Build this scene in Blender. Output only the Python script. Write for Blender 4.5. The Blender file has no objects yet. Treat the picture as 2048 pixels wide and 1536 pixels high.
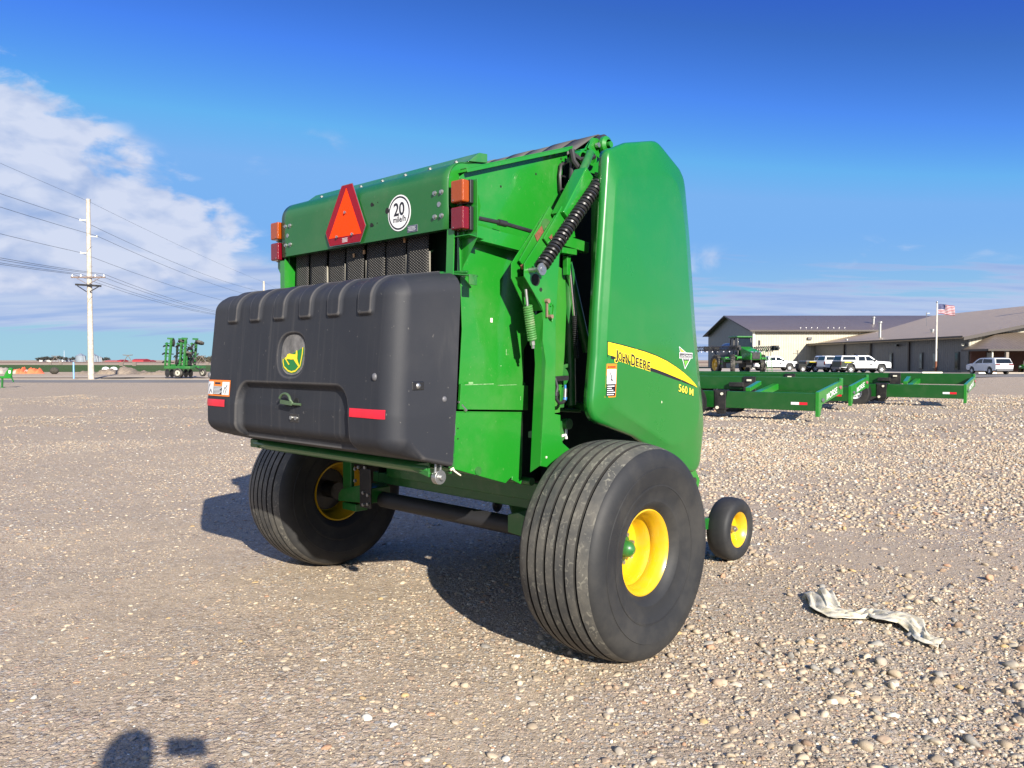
import bpy, bmesh, math, random
import numpy as np
from mathutils import Vector, Matrix, Euler
random.seed(7); rng = np.random.default_rng(7)
PI = math.pi
sc = bpy.context.scene
COL = sc.collection
V3 = Vector

# ------------------------------------------------------------------ materials
def new_mat(name):
    m = bpy.data.materials.new(name); m.use_nodes = True
    nt = m.node_tree; b = nt.nodes['Principled BSDF']
    return m, nt, b
def setin(b, **k):
    for n, v in k.items():
        n = n.replace('_', ' ')
        if n in b.inputs:
            b.inputs[n].default_value = v
def rgba(c): return (c[0], c[1], c[2], 1)
def node(nt, t, **k):
    n = nt.nodes.new(t)
    for a, v in k.items(): setattr(n, a, v)
    return n
def noise(nt, scale, detail=4, rough=.6, vec=None, dim='3D'):
    n = node(nt, 'ShaderNodeTexNoise'); n.noise_dimensions = dim
    n.inputs['Scale'].default_value = scale; n.inputs['Detail'].default_value = detail
    n.inputs['Roughness'].default_value = rough
    if vec is not None: nt.links.new(vec, n.inputs['Vector'])
    return n
def ramp(nt, fac, stops):
    r = node(nt, 'ShaderNodeValToRGB'); nt.links.new(fac, r.inputs['Fac'])
    cr = r.color_ramp
    while len(cr.elements) < len(stops): cr.elements.new(.5)
    for e, (p, c) in zip(cr.elements, stops):
        e.position = p; e.color = rgba(c) if hasattr(c, '__len__') else (c, c, c, 1)
    return r
def mixc(nt, fac, a, b, mode='MIX'):
    n = node(nt, 'ShaderNodeMix'); n.data_type = 'RGBA'; n.blend_type = mode
    for s, v in ((0, fac), (6, a), (7, b)):
        if hasattr(v, 'links') or isinstance(v, bpy.types.NodeSocket): nt.links.new(v, n.inputs[s])
        elif s == 0: n.inputs[0].default_value = v
        else: n.inputs[s].default_value = rgba(v)
    return n.outputs[2]
def mathn(nt, op, a, b=None, c=None, clamp=False):
    n = node(nt, 'ShaderNodeMath'); n.operation = op; n.use_clamp = clamp
    for i, v in enumerate((a, b, c)):
        if v is None: continue
        if isinstance(v, bpy.types.NodeSocket): nt.links.new(v, n.inputs[i])
        else: n.inputs[i].default_value = v
    return n.outputs[0]
def sstep(nt, x, lo, hi):
    n = node(nt, 'ShaderNodeMapRange'); n.interpolation_type = 'SMOOTHSTEP'
    nt.links.new(x, n.inputs[0]); n.inputs[1].default_value = lo; n.inputs[2].default_value = hi
    n.inputs[3].default_value = 0; n.inputs[4].default_value = 1
    return n.outputs[0]
def bump(nt, h, strength, dist, prev=None):
    b = node(nt, 'ShaderNodeBump'); b.inputs['Strength'].default_value = strength
    b.inputs['Distance'].default_value = dist; nt.links.new(h, b.inputs['Height'])
    if prev is not None: nt.links.new(prev, b.inputs['Normal'])
    return b.outputs[0]
def gen(nt, which='Object'):
    return node(nt, 'ShaderNodeTexCoord').outputs[which]

def paint(name, col, rough=.35, coat=.5, dust=.12, wav=.0015, dustcol=(.35, .3, .22), spec=.5, dscale=3.0):
    m, nt, b = new_mat(name); co = gen(nt)
    n1 = noise(nt, dscale, 6, .65, co); n2 = noise(nt, 60, 3, .6, co)
    f = mathn(nt, 'MULTIPLY', sstep(nt, n1.outputs[0], .42, .8), dust)
    f2 = mathn(nt, 'MULTIPLY', sstep(nt, n2.outputs[0], .64, .74), dust * 1.2)
    f = mathn(nt, 'ADD', f, f2, clamp=True)
    nt.links.new(mixc(nt, f, col, dustcol), b.inputs['Base Color'])
    r = mathn(nt, 'ADD', mathn(nt, 'MULTIPLY', n1.outputs[0], .18), rough - .09)
    nt.links.new(r, b.inputs['Roughness'])
    setin(b, Coat_Weight=coat, Coat_Roughness=.08, Specular_IOR_Level=spec)
    if wav:
        n3 = noise(nt, 1.6, 0, .4, co)
        bp = bump(nt, n3.outputs[0], .5, wav * 8)
        nt.links.new(bp, b.inputs['Coat Normal'])
    return m
def plain(name, col, rough=.6, metal=0., var=.25, scale=8, bmp=0., bscale=80, spec=.5):
    m, nt, b = new_mat(name); co = gen(nt)
    n = noise(nt, scale, 5, .6, co)
    d = tuple(c * (1 - var) for c in col); l = tuple(min(1, c * (1 + var)) for c in col)
    r = ramp(nt, n.outputs[0], [(.3, d), (.7, l)])
    nt.links.new(r.outputs[0], b.inputs['Base Color'])
    setin(b, Roughness=rough, Metallic=metal, Specular_IOR_Level=spec)
    if bmp:
        n2 = noise(nt, bscale, 4, .6, co)
        nt.links.new(bump(nt, n2.outputs[0], .5, bmp), b.inputs['Normal'])
    return m
M = {}
GREEN = (.010, .185, .013)
M['green'] = paint('green_paint', GREEN, .34, .55, .10)
M['shield'] = paint('panel_green_paint', (.008, .150, .018), .30, .65, .04, wav=.003)
M['frame_green'] = paint('frame_green_paint', (.011, .125, .018), .42, .3, .16, wav=0, dscale=6)
M['yellow'] = paint('wheel_yellow_paint', (.62, .37, .006), .35, .5, .14, wav=0, dscale=9)
M['trailer_green'] = paint('trailer_green_paint', (.004, .072, .008), .4, .35, .04, wav=0)
M['white_paint'] = paint('white_car_paint', (.74, .75, .76), .25, .8, .04, wav=0)
M['black_paint'] = paint('black_paint', (.012, .012, .013), .4, .3, .1, wav=0)
M['steel'] = plain('zinc_steel', (.42, .42, .41), .38, .9, .15, 30)
M['chrome'] = plain('polished_rod', (.75, .75, .75), .12, 1., .05)
M['rust'] = plain('rusty_primer', (.17, .06, .03), .8, 0, .3, 60)
M['hose'] = plain('black_hose', (.018, .018, .02), .45, 0, .3, 40)
M['black'] = plain('dark_void_steel', (.006, .007, .007), .8, 0, .3, 10)
M['spring_black'] = plain('black_spring', (.012, .012, .013), .38, 0, .2, 30)
M['glass'] = plain('dark_glass', (.012, .016, .02), .06, 0, .2, 3)
M['grey_plastic'] = plain('grey_plastic', (.10, .10, .11), .5, 0, .2, 20)
M['skin'] = plain('skin', (.45, .26, .18), .55, 0, .08, 10)
M['shirt'] = plain('dark_jacket', (.03, .04, .07), .8, 0, .2, 20, .002)
M['jeans'] = plain('blue_jeans', (.04, .07, .14), .85, 0, .25, 40, .002)
M['hair'] = plain('brown_hair', (.03, .018, .01), .7, 0, .3, 60)
M['sole'] = plain('boot_leather', (.05, .03, .02), .6, 0, .3, 20)
M['d_black'] = plain('decal_black', (.012, .011, .016), .4, 0, .15)
M['d_white'] = plain('decal_white', (.78, .78, .78), .4, 0, .05)
M['d_yellow'] = plain('decal_yellow', (.85, .62, .012), .35, 0, .04)
M['d_yellow2'] = plain('decal_yellow_line', (.90, .72, .06), .35, 0, .04)
M['d_orange'] = plain('decal_orange', (.85, .20, .015), .45, 0, .06)
M['d_green'] = plain('decal_green', (.012, .16, .03), .4, 0, .1)
M['d_lime'] = plain('decal_lime', (.13, .38, .04), .4, 0, .1)
M['smv_red'] = plain('retroreflective_red', (.24, .002, .012), .4, 0, .08, 30, spec=.25)
M['smv_orange'] = plain('fluorescent_orange', (.95, .055, .002), .6, 0, .03, spec=.15)
M['refl_red'] = plain('reflector_red', (.62, .012, .03), .3, 0, .1, 12)
M['cream'] = plain('cream_paint', (.72, .69, .55), .5, 0, .08)
def lens(name, col):
    m, nt, b = new_mat(name); co = gen(nt)
    w = node(nt, 'ShaderNodeTexWave'); w.bands_direction = 'Z'; w.inputs['Scale'].default_value = 60
    nt.links.new(co, w.inputs['Vector'])
    nt.links.new(mixc(nt, w.outputs['Fac'], tuple(c * .7 for c in col), col), b.inputs['Base Color'])
    nt.links.new(bump(nt, w.outputs['Fac'], .4, .002), b.inputs['Normal'])
    setin(b, Roughness=.2, Coat_Weight=.35, Coat_Roughness=.04)
    return m
M['amber'] = lens('amber_lens', (.34, .058, .003)); M['redlens'] = lens('red_lens', (.17, .004, .012))

# rubber
def rubber(name, dirt, base=(.016, .017, .019), patches=False):
    m, nt, b = new_mat(name); co = gen(nt)
    n = noise(nt, 3.5, 6, .65, co)
    c = mixc(nt, mathn(nt, 'MULTIPLY', sstep(nt, n.outputs[0], .35, .75), dirt), base, (.17, .155, .125))
    if patches:
        v = node(nt, 'ShaderNodeTexNoise'); v.inputs['Scale'].default_value = 34; v.inputs['Detail'].default_value = 2
        v.inputs['Distortion'].default_value = 1.4; nt.links.new(co, v.inputs['Vector'])
        p = sstep(nt, v.outputs[0], .56, .63)
        n4 = noise(nt, 6, 3, .6, co)
        p = mathn(nt, 'MULTIPLY', p, sstep(nt, n4.outputs[0], .36, .6))
        c = mixc(nt, mathn(nt, 'MULTIPLY', p, .75), c, (.20, .19, .155))
        nt.links.new(bump(nt, v.outputs[0], .35, .003), b.inputs['Normal'])
    nt.links.new(c, b.inputs['Base Color']); setin(b, Roughness=.62, Specular_IOR_Level=.35)
    return m
M['rubber'] = rubber('tyre_rubber', .16); M['tread'] = rubber('worn_tread_rubber', .75, (.050, .051, .050), True)
M['groove'] = rubber('tread_groove_rubber', .15, (.012, .012, .012))
M['rubber_far'] = rubber('old_tyre_rubber', .6)

# black moulded cover
def cover_mat():
    m, nt, b = new_mat('black_moulded_plastic'); co = gen(nt)
    n = noise(nt, 260, 3, .7, co); n2 = noise(nt, 2.2, 5, .6, co)
    mp = node(nt, 'ShaderNodeMapping'); mp.inputs['Scale'].default_value = (6, 30, .8); nt.links.new(co, mp.inputs['Vector'])
    n3 = noise(nt, 1.0, 4, .6, mp.outputs[0])
    c = mixc(nt, mathn(nt, 'MULTIPLY', sstep(nt, n2.outputs[0], .35, .8), .35), (.019, .021, .027), (.045, .045, .048))
    c = mixc(nt, mathn(nt, 'MULTIPLY', sstep(nt, n3.outputs[0], .5, .75), .30), c, (.085, .082, .08))
    n5 = noise(nt, 45, 2, .5, co)
    c = mixc(nt, mathn(nt, 'MULTIPLY', sstep(nt, n5.outputs[0], .72, .76), .35), c, (.2, .19, .17))
    g_ = node(nt, 'ShaderNodeNewGeometry'); c = mixc(nt, mathn(nt, 'MULTIPLY', sstep(nt, g_.outputs['Pointiness'], .507, .54), .52), c, (.14, .132, .125))
    nt.links.new(c, b.inputs['Base Color']); setin(b, Roughness=.62, Specular_IOR_Level=.32)
    nt.links.new(bump(nt, n.outputs[0], .25, .001), b.inputs['Normal'])
    return m
M['cover'] = cover_mat()
M['cover_wear'] = plain('sun_bleached_plastic', (.13, .125, .12), .7, 0, .4, 22, .002, 60)

def belt_mat():
    m, nt, b = new_mat('diamond_tread_belt'); co = gen(nt)
    hs = []
    for s in (1, -1):
        mp = node(nt, 'ShaderNodeMapping'); mp.inputs['Rotation'].default_value = (s * math.radians(32), 0, 0)
        nt.links.new(co, mp.inputs['Vector'])
        w = node(nt, 'ShaderNodeTexWave'); w.bands_direction = 'Z'; w.inputs['Scale'].default_value = 26.0
        nt.links.new(mp.outputs[0], w.inputs['Vector']); hs.append(w.outputs['Fac'])
    h = mathn(nt, 'MULTIPLY', hs[0], hs[1])
    c = mixc(nt, sstep(nt, h, .22, .5), (.006, .006, .006), (.17, .16, .145))
    nt.links.new(c, b.inputs['Base Color']); setin(b, Roughness=.7)
    nt.links.new(bump(nt, h, 1.0, .006), b.inputs['Normal'])
    return m
M['belt'] = belt_mat()
M['belt_flat'] = plain('worn_belt_back', (.075, .07, .062), .7, 0, .35, 5, .002, 90)

def ribbed(name, col, step, axis=0, dep=.03, rough=.45, var=.08):
    """corrugated metal siding: ribs every `step` metres along an object axis"""
    m, nt, b = new_mat(name); co = gen(nt)
    s = node(nt, 'ShaderNodeSeparateXYZ'); nt.links.new(co, s.inputs[0])
    x = s.outputs[axis]
    f = mathn(nt, 'FRACT', mathn(nt, 'MULTIPLY', x, 1 / step))
    r = mathn(nt, 'SUBTRACT', sstep(nt, f, .0, .10), sstep(nt, f, .18, .28))
    n = noise(nt, 1.2, 4, .6, co)
    c = mixc(nt, sstep(nt, n.outputs[0], .3, .75), tuple(k * (1 - var) for k in col), tuple(k * (1 + var) for k in col))
    nt.links.new(c, b.inputs['Base Color']); setin(b, Roughness=rough)
    nt.links.new(bump(nt, r, 1.0, dep), b.inputs['Normal'])
    return m

# ------------------------------------------------------------------ mesh builder
class MB:
    def __init__(s): s.v = []; s.f = []; s.mi = []; s.sm = []
    def add(s, vs, fs, m=0, sm=True):
        o = len(s.v); s.v += [tuple(p) for p in vs]
        for f in fs: s.f.append(tuple(i + o for i in f)); s.mi.append(m); s.sm.append(sm)
        return s
    def box(s, c, d, m=0, rz=0, rot=None):
        hx, hy, hz = d[0] / 2, d[1] / 2, d[2] / 2
        R = rot if rot is not None else Matrix.Rotation(rz, 3, 'Z')
        vs = [V3(c) + R @ V3((x * hx, y * hy, z * hz)) for x in (-1, 1) for y in (-1, 1) for z in (-1, 1)]
        return s.add(vs, [(0, 1, 3, 2), (4, 6, 7, 5), (0, 4, 5, 1), (2, 3, 7, 6), (0, 2, 6, 4), (1, 5, 7, 3)], m, False)
    def bar(s, a, b, w, h=None, m=0, up=(0, 0, 1)):
        a = V3(a); b = V3(b); h = h or w; d = (b - a); L = d.length; d.normalize()
        up = V3(up)
        if abs(d.dot(up)) > .98: up = V3((1, 0, 0))
        y = up.cross(d).normalized(); z = d.cross(y)
        R = Matrix((d, y, z)).transposed()
        return s.box((a + b) / 2, (L, w, h), m, rot=R)
    def prism(s, poly, off, m=0):
        """poly: list of 3D points; off: vector extrusion"""
        n = len(poly); off = V3(off)
        a = [V3(p) for p in poly]; b = [p + off for p in a]
        fs = [tuple(range(n)), tuple(range(2 * n - 1, n - 1, -1))] + [(i, (i + 1) % n, n + (i + 1) % n, n + i) for i in range(n)]
        return s.add(a + b, fs, m, False)
    def cyl(s, a, b, r0, r1=None, n=16, m=0, caps=True):
        r1 = r0 if r1 is None else r1
        a = V3(a); b = V3(b); d = (b - a).normalized()
        q = V3((0, 0, 1)) if abs(d.z) < .9 else V3((1, 0, 0))
        x = q.cross(d).normalized(); y = d.cross(x)
        vs = []
        for p, r in ((a, r0), (b, r1)):
            for i in range(n):
                t = 2 * PI * i / n; vs.append(p + (x * math.cos(t) + y * math.sin(t)) * r)
        fs = [(i, (i + 1) % n, n + (i + 1) % n, n + i) for i in range(n)]
        if caps: fs += [tuple(range(n - 1, -1, -1)), tuple(range(n, 2 * n))]
        return s.add(vs, fs, m, True)
    def tube(s, pts, r, n=8, m=0, caps=True):
        pts = [V3(p) for p in pts]; N = len(pts); vs = []; fs = []
        x = None
        for k, p in enumerate(pts):
            d = (pts[min(k + 1, N - 1)] - pts[max(k - 1, 0)]).normalized()
            if x is None:
                q = V3((0, 0, 1)) if abs(d.z) < .9 else V3((1, 0, 0)); x = q.cross(d).normalized()
            else:
                x = (x - d * x.dot(d)).normalized()
            y = d.cross(x); rr = r[k] if hasattr(r, '__len__') else r
            for i in range(n):
                t = 2 * PI * i / n; vs.append(p + (x * math.cos(t) + y * math.sin(t)) * rr)
        for k in range(N - 1):
            for i in range(n):
                fs.append((k * n + i, k * n + (i + 1) % n, (k + 1) * n + (i + 1) % n, (k + 1) * n + i))
        if caps: fs += [tuple(range(n - 1, -1, -1)), tuple(range((N - 1) * n, N * n))]
        return s.add(vs, fs, m, True)
    def coil(s, a, b, R, r, turns, m=0, seg=14):
        a = V3(a); b = V3(b); d = (b - a); L = d.length; d.normalize()
        q = V3((0, 0, 1)) if abs(d.z) < .9 else V3((1, 0, 0)); x = q.cross(d).normalized(); y = d.cross(x)
        N = int(turns * seg)
        pts = [a + d * (L * k / N) + (x * math.cos(2 * PI * k / seg) + y * math.sin(2 * PI * k / seg)) * R for k in range(N + 1)]
        return s.tube(pts, r, 6, m)
    def lathe(s, prof, o, ax, n=48, mats=None, m=0, closed=False):
        """prof: list (axial, radius)"""
        o = V3(o); ax = V3(ax).normalized(); q = V3((0, 0, 1)) if abs(ax.z) < .9 else V3((1, 0, 0))
        x = q.cross(ax).normalized(); y = ax.cross(x); N = len(prof); vs = []
        for a, r in prof:
            for i in range(n):
                t = 2 * PI * i / n; vs.append(o + ax * a + (x * math.cos(t) + y * math.sin(t)) * r)
        off = len(s.v); s.v += [tuple(p) for p in vs]
        rngk = range(N if closed else N - 1)
        for k in rngk:
            k2 = (k + 1) % N
            for i in range(n):
                s.f.append(tuple(off + j for j in (k * n + i, k * n + (i + 1) % n, k2 * n + (i + 1) % n, k2 * n + i)))
                s.mi.append(mats[k] if mats else m); s.sm.append(True)
        return s
    def grid(s, fn, nu, nv, m=0):
        vs = [fn(i / nu, j / nv) for i in range(nu + 1) for j in range(nv + 1)]
        fs = [(i * (nv + 1) + j, (i + 1) * (nv + 1) + j, (i + 1) * (nv + 1) + j + 1, i * (nv + 1) + j + 1) for i in range(nu) for j in range(nv)]
        return s.add(vs, fs, m, True)
    def ball(s, c, r, m=0, n=10, sc_=(1, 1, 1)):
        pr = [(-math.cos(PI * k / n) * r, max(1e-4, math.sin(PI * k / n) * r)) for k in range(n + 1)]
        o = len(s.v); s.lathe(pr, (0, 0, 0), (0, 0, 1), 2 * n, m=m)
        for i in range(o, len(s.v)):
            p = s.v[i]; s.v[i] = (c[0] + p[0] * sc_[0], c[1] + p[1] * sc_[1], c[2] + p[2] * sc_[2])
        return s
    def build(s, name, mats, parent=None, bevel=0, ang=35, solid=0, subsurf=0, recalc=True, bseg=2):
        me = bpy.data.meshes.new(name); me.from_pydata(s.v, [], s.f)
        for m in (mats if isinstance(mats, (list, tuple)) else [mats]): me.materials.append(m)
        me.polygons.foreach_set('material_index', s.mi)
        bm = bmesh.new(); bm.from_mesh(me)
        if recalc: bmesh.ops.recalc_face_normals(bm, faces=bm.faces)
        th = math.radians(ang)
        for f in bm.faces: f.smooth = True
        for e in bm.edges:
            if len(e.link_faces) == 2 and e.calc_face_angle(0) > th: e.smooth = False
        bm.to_mesh(me); bm.free()
        o = bpy.data.objects.new(name, me); COL.objects.link(o)
        if parent is not None: o.parent = parent
        if solid:
            md = o.modifiers.new('thick', 'SOLIDIFY'); md.thickness = solid; md.offset = 0
        if bevel:
            md = o.modifiers.new('bevel', 'BEVEL'); md.width = bevel; md.segments = bseg; md.limit_method = 'ANGLE'
            md.angle_limit = math.radians(30); md.harden_normals = True
        if subsurf:
            md = o.modifiers.new('sub', 'SUBSURF'); md.levels = subsurf; md.render_levels = subsurf
        return o
def empty(name, label, cat, loc=(0, 0, 0), rz=0, group=None, scale=None):
    o = bpy.data.objects.new(name, None); COL.objects.link(o)
    o.location = loc; o.rotation_euler = (0, 0, rz); o.empty_display_size = .2
    o['label'] = label; o['category'] = cat
    if group: o['group'] = group
    return o
def tag(o, label, cat, group=None, kind=None):
    o['label'] = label; o['category'] = cat
    if group: o['group'] = group
    if kind: o['kind'] = kind
    return o
def struct(o): o['kind'] = 'structure'; return o
def copy_tree(o, parent=None):
    c = o.copy(); COL.objects.link(c); c.parent = parent
    for ch in list(o.children): copy_tree(ch, c)
    return c
_tc = {}
def text_geo(txt, offset=0.0, space=1.0, shear=0.0):
    k = (txt, offset, space, shear)
    if k in _tc: return _tc[k]
    cu = bpy.data.curves.new('lettering', 'FONT'); cu.body = txt; cu.offset = offset; cu.space_character = space; cu.shear = shear
    cu.resolution_u = 4; cu.align_x = 'LEFT'
    ob = bpy.data.objects.new('lettering', cu); COL.objects.link(ob)
    bpy.context.view_layer.update()
    dg = bpy.context.evaluated_depsgraph_get()
    me = bpy.data.meshes.new_from_object(ob.evaluated_get(dg))
    vs = [(v.co.x, v.co.y) for v in me.vertices]; fs = [tuple(p.vertices) for p in me.polygons]
    bpy.data.objects.remove(ob); bpy.data.curves.remove(cu); bpy.data.meshes.remove(me)
    _tc[k] = (vs, fs); return _tc[k]
def text_on(mb, txt, fn, m=0, width=None, height=None, offset=0.0, space=1.0, dx=0, dy=0, ref=None):
    """fn maps (x,y) in [0..width]x[0..height] to 3D"""
    vs, fs = text_geo(txt, offset, space)
    rv, _ = text_geo(txt, 0.0, space) if ref is None else text_geo(ref, 0.0, space)
    x0 = min(p[0] for p in rv); x1 = max(p[0] for p in rv); y0 = min(p[1] for p in rv); y1 = max(p[1] for p in rv)
    sx = width / (x1 - x0); sy = (height / (y1 - y0)) if height else sx
    mb.add([fn((p[0] - x0) * sx + dx, (p[1] - y0) * sy + dy) for p in vs], fs, m, False)

# ================================================================== ROUND BALER
# baler frame: u forwards, v to its right-hand side (towards the sun), z up; origin on the ground under the axle
def L(u, v, z): return (u, -v, z)
BZ = math.radians(47)
baler = empty('round_baler', 'big green round baler with black rear cover, orange triangle and wide ribbed tyres on gravel', 'hay baler', (-.41, 4.71, 0), BZ)
G = M['green']

# ---- side wall of the rear gate, right and left
def gate_wall(sv, name='gate_side_wall'):
    q = MB()
    poly = [(-.62, 2.06), (-.615, 2.33), (-.565, 2.365), (.205, 2.622), (.205, 2.57), (.165, 2.50), (.150, 2.41), (.175, 2.35),
            (.07, 2.16), (.0, 2.02), (-.04, 1.80), (-.05, 1.65), (-.156, 1.50), (-.156, 1.335), (-.14, 1.325), (-.14, 1.19), (-.63, 1.215), (-.62, 1.34), (-.60, 1.6)]
    a = .79 * sv; t = -.006 * sv
    q.prism([L(u, a, z) for u, z in poly], V3(L(0, t, 0)))
    # stiffening fold below and the top lip
    q.prism([L(-.625, a + .002 * sv, 1.335), L(-.14, a + .002 * sv, 1.315), L(-.14, a + .002 * sv, 1.185), L(-.635, a + .002 * sv, 1.212)], V3(L(0, .016 * sv, 0)))
    q.bar(L(-.60, a + .012 * sv, 2.368), L(.21, a + .012 * sv, 2.634), .05, .006)
    q.bar(L(-.60, a + .034 * sv, 2.358), L(.21, a + .034 * sv, 2.624), .004, .022)
    return q.build(name, G, baler, bevel=.002)
gate_wall(1); gate_wall(-1)
for (u, z, w_, h_) in ((-.50, 1.330, .20, .004), (-.30, 1.322, .14, .003), (-.56, 1.338, .03, .010), (-.20, 1.25, .004, .02), (-.33, 1.42, .010, .004), (-.44, 2.15, .012, .004), (-.29, 1.49, .004, .03)):
    q = MB(); q.box(L(u, .8085 if z < 1.345 else .7908, z), (w_, .001, h_)); q.build('paint_scuff', plain('scuff', (.16, .30, .13), .6, 0, .5, 60), baler)
# faint scrapes and bolt holes on the right wall
q = MB()
for (x, y) in ((1013, 380), (1082, 340), (933, 502), (938, 500), (935, 352)):
    pass
for p in (L(-.33, .7905, 2.33), L(-.06, .7905, 2.44), L(-.60, .7905, 2.0), L(-.57, .7905, 2.01), L(.15, .7905, 2.56)):
    q = MB(); q.cyl(p, V3(p) + V3((0, -.0015, 0)), .006, n=10); q.build('bolt_hole', M['black'], baler)
# ---- lower door of the side wall
q = MB()
pl = [(-.645, 1.197), (-.165, 1.170), (-.175, .84), (-.185, .803), (-.262, .838), (-.30, .815), (-.668, .928)]
q.prism([L(u, .795, z) for u, z in pl], V3(L(0, -.006, 0)))
q.bar(L(-.645, .79, 1.20), L(-.165, .79, 1.173), .012, .006)
q.bar(L(-.255, .798, .838), L(-.185, .798, .806), .006, .02)
q.bar(L(-.655, .785, 1.19), L(-.672, .785, .94), .03, .006)
q.build('lower_side_door', G, baler, bevel=.0015)
q = MB(); q.prism([L(u, -.79, z) for u, z in pl], V3(L(0, .006, 0))); q.build('lower_side_door', G, baler)
for z in (1.12, 1.07):
    q = MB(); q.cyl(L(-.635, .7955, z), L(-.635, .797, z), .004, n=8); q.build('bolt_hole', M['black'], baler)
# latch scraps between cover and door
q = MB(); q.box(L(-.70, .83, 1.13), (.03, .004, .075), 0); q.build('edge_reflector', M['steel'], baler)
q = MB()
q.box(L(-.69, .82, 1.035), (.022, .004, .06)); q.box(L(-.70, .82, .965), (.035, .006, .05)); q.cyl(L(-.70, .83, .955), L(-.70, .815, .955), .008)
q.bar(L(-.69, .81, 1.0), L(-.70, .81, .91), .012, .012)
q.build('latch_bracket', M['frame_green'], baler, bevel=.001)
q = MB(); q.tube([L(-.70, .83, .94), L(-.70, .84, .925), L(-.68, .845, .91), L(-.66, .84, .90)], .004); q.tube([L(-.70, .83, .935), L(-.715, .83, .93)], .006)
q.build('baling_twine', M['cream'], baler)
q = MB(); q.cyl(L(-.62, .80, 1.235), L(-.585, .80, 1.205), .009); q.cyl(L(-.635, .80, 1.25), L(-.62, .80, 1.235), .006); q.build('door_latch', M['steel'], baler)

# ---- hood over the belts
def arc(cx_, cz, r, a0, a1, n):
    return [(cx_ + r * math.cos(math.radians(a0 + (a1 - a0) * i / n)), cz + r * math.sin(math.radians(a0 + (a1 - a0) * i / n))) for i in range(n + 1)]
prof = [(-.634, 2.078), (-.654, 2.083)] + [(-.656, 2.20), (-.656, 2.28)] + arc(-.546, 2.305, .11, 180, 96, 12) + [(-.52, 2.418), (-.40, 2.446)]
q = MB()
q.grid(lambda a, b: L(prof[int(round(b * (len(prof) - 1)))][0], -.755 + 1.51 * a, prof[int(round(b * (len(prof) - 1)))][1]), 30, len(prof) - 1)
q.build('rear_hood', paint('hood_green_paint', (.008, .105, .016), .42, .25, .08), baler, solid=.005, ang=60)
for s in (-1, 1):
    q = MB(); q.prism([L(u, .752 * s, z) for u, z in prof[2:] + [(-.40, 2.08)]], V3(L(0, -.004 * s, 0)))
    q.build('hood_end_plate', G, baler)
q = MB()
sp_pr = [(-.530, 2.424), (-.455, 2.480), (-.40, 2.484), (-.40, 2.440)]
q.prism([L(u, .765, z) for u, z in sp_pr], V3(L(0, -1.46, 0)))
q.build('hood_cap_strip', paint('strip_green_paint', (.016, .15, .03), .45, .4, .2), baler, bevel=.002)
for i in range(7):
    v = -.55 + i * .2
    q = MB(); c0_ = V3(L(-.505, v, 2.440)); n_ = V3(L(-.55, 0, .83)); q.cyl(c0_, c0_ + n_ * .011, .009, n=6); q.cyl(c0_, c0_ + n_ * .003, .013, n=14)
    q.build('bolt', M['steel'], baler)
for s in (-1, 1):
    for (dv, z) in ((.045, 2.262), (.095, 2.262), (.045, 2.148), (.095, 2.148)):
        v = s * (.755 - dv)
        q = MB(); q.cyl(L(-.655, v, z), L(-.668, v, z), .009, n=8); q.cyl(L(-.655, v, z), L(-.659, v, z), .013, n=12)
        q.build('bolt', M['steel'], baler)
    q = MB(); q.cyl(L(-.6575, s * .69, 2.205), L(-.6605, s * .69, 2.205), .013, n=16); q.build('hole_plug', M['steel'], baler)
q = MB()
for (v, z, r) in ((.155, 2.277, .011), (.168, 2.273, .006), (.205, 2.282, .003), (.15, 2.17, .011), (.163, 2.166, .006), (.20, 2.174, .003), (.287, 2.227, .016), (-.72, 2.06 + .04, .004)):
    q = MB(); q.cyl(L(-.6575, v, z), L(-.6598, v, z), r, n=14); q.build('mounting_hole', M['black'], baler)

# ---- slow moving vehicle emblem, slightly proud of the hood
sm = empty('slow_vehicle_emblem', '', ''); sm.parent = baler
for k in ('label', 'category'): del sm[k]
c0 = [(-.262, 2.172), (-.222, 2.092), (.058, 2.090), (.108, 2.172), (-.008, 2.412), (-.103, 2.412)]
X0, X1 = -.672, -.666
q = MB(); q.prism([L(X1, v, z) for v, z in c0], V3((X0 - X1, 0, 0))); q.build('emblem_border', M['smv_red'], sm, bevel=.0008)
q = MB()
co_ = [(v * 1.0, z) for v, z in c0]
mv = -.077; mz = 2.23
q.prism([L(-.6655, mv + (v - mv) * 1.025, mz + (z - mz) * 1.02) for v, z in c0], V3((-.003, 0, 0))); q.build('emblem_backing', M['steel'], sm)
q = MB(); q.prism([L(-.6722, v, z) for v, z in ((-.228, 2.134), (.076, 2.132), (-.058, 2.394))], V3((-.0012, 0, 0))); q.build('emblem_triangle', M['smv_orange'], sm)
for v, z in ((-.066, 2.262), (-.145, 2.136), (.0, 2.136)):
    q = MB(); q.cyl(L(-.673, v, z), L(-.682, v, z), .008, n=8); q.build('bolt', M['steel'], sm)
q = MB()
for k in range(4): q.box(L(-.6724, -.075, 2.122 - .0065 * k), (.0008, .05 - .004 * (k % 2), .0022))
q.build('small_print', M['d_white'], sm)

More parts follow.
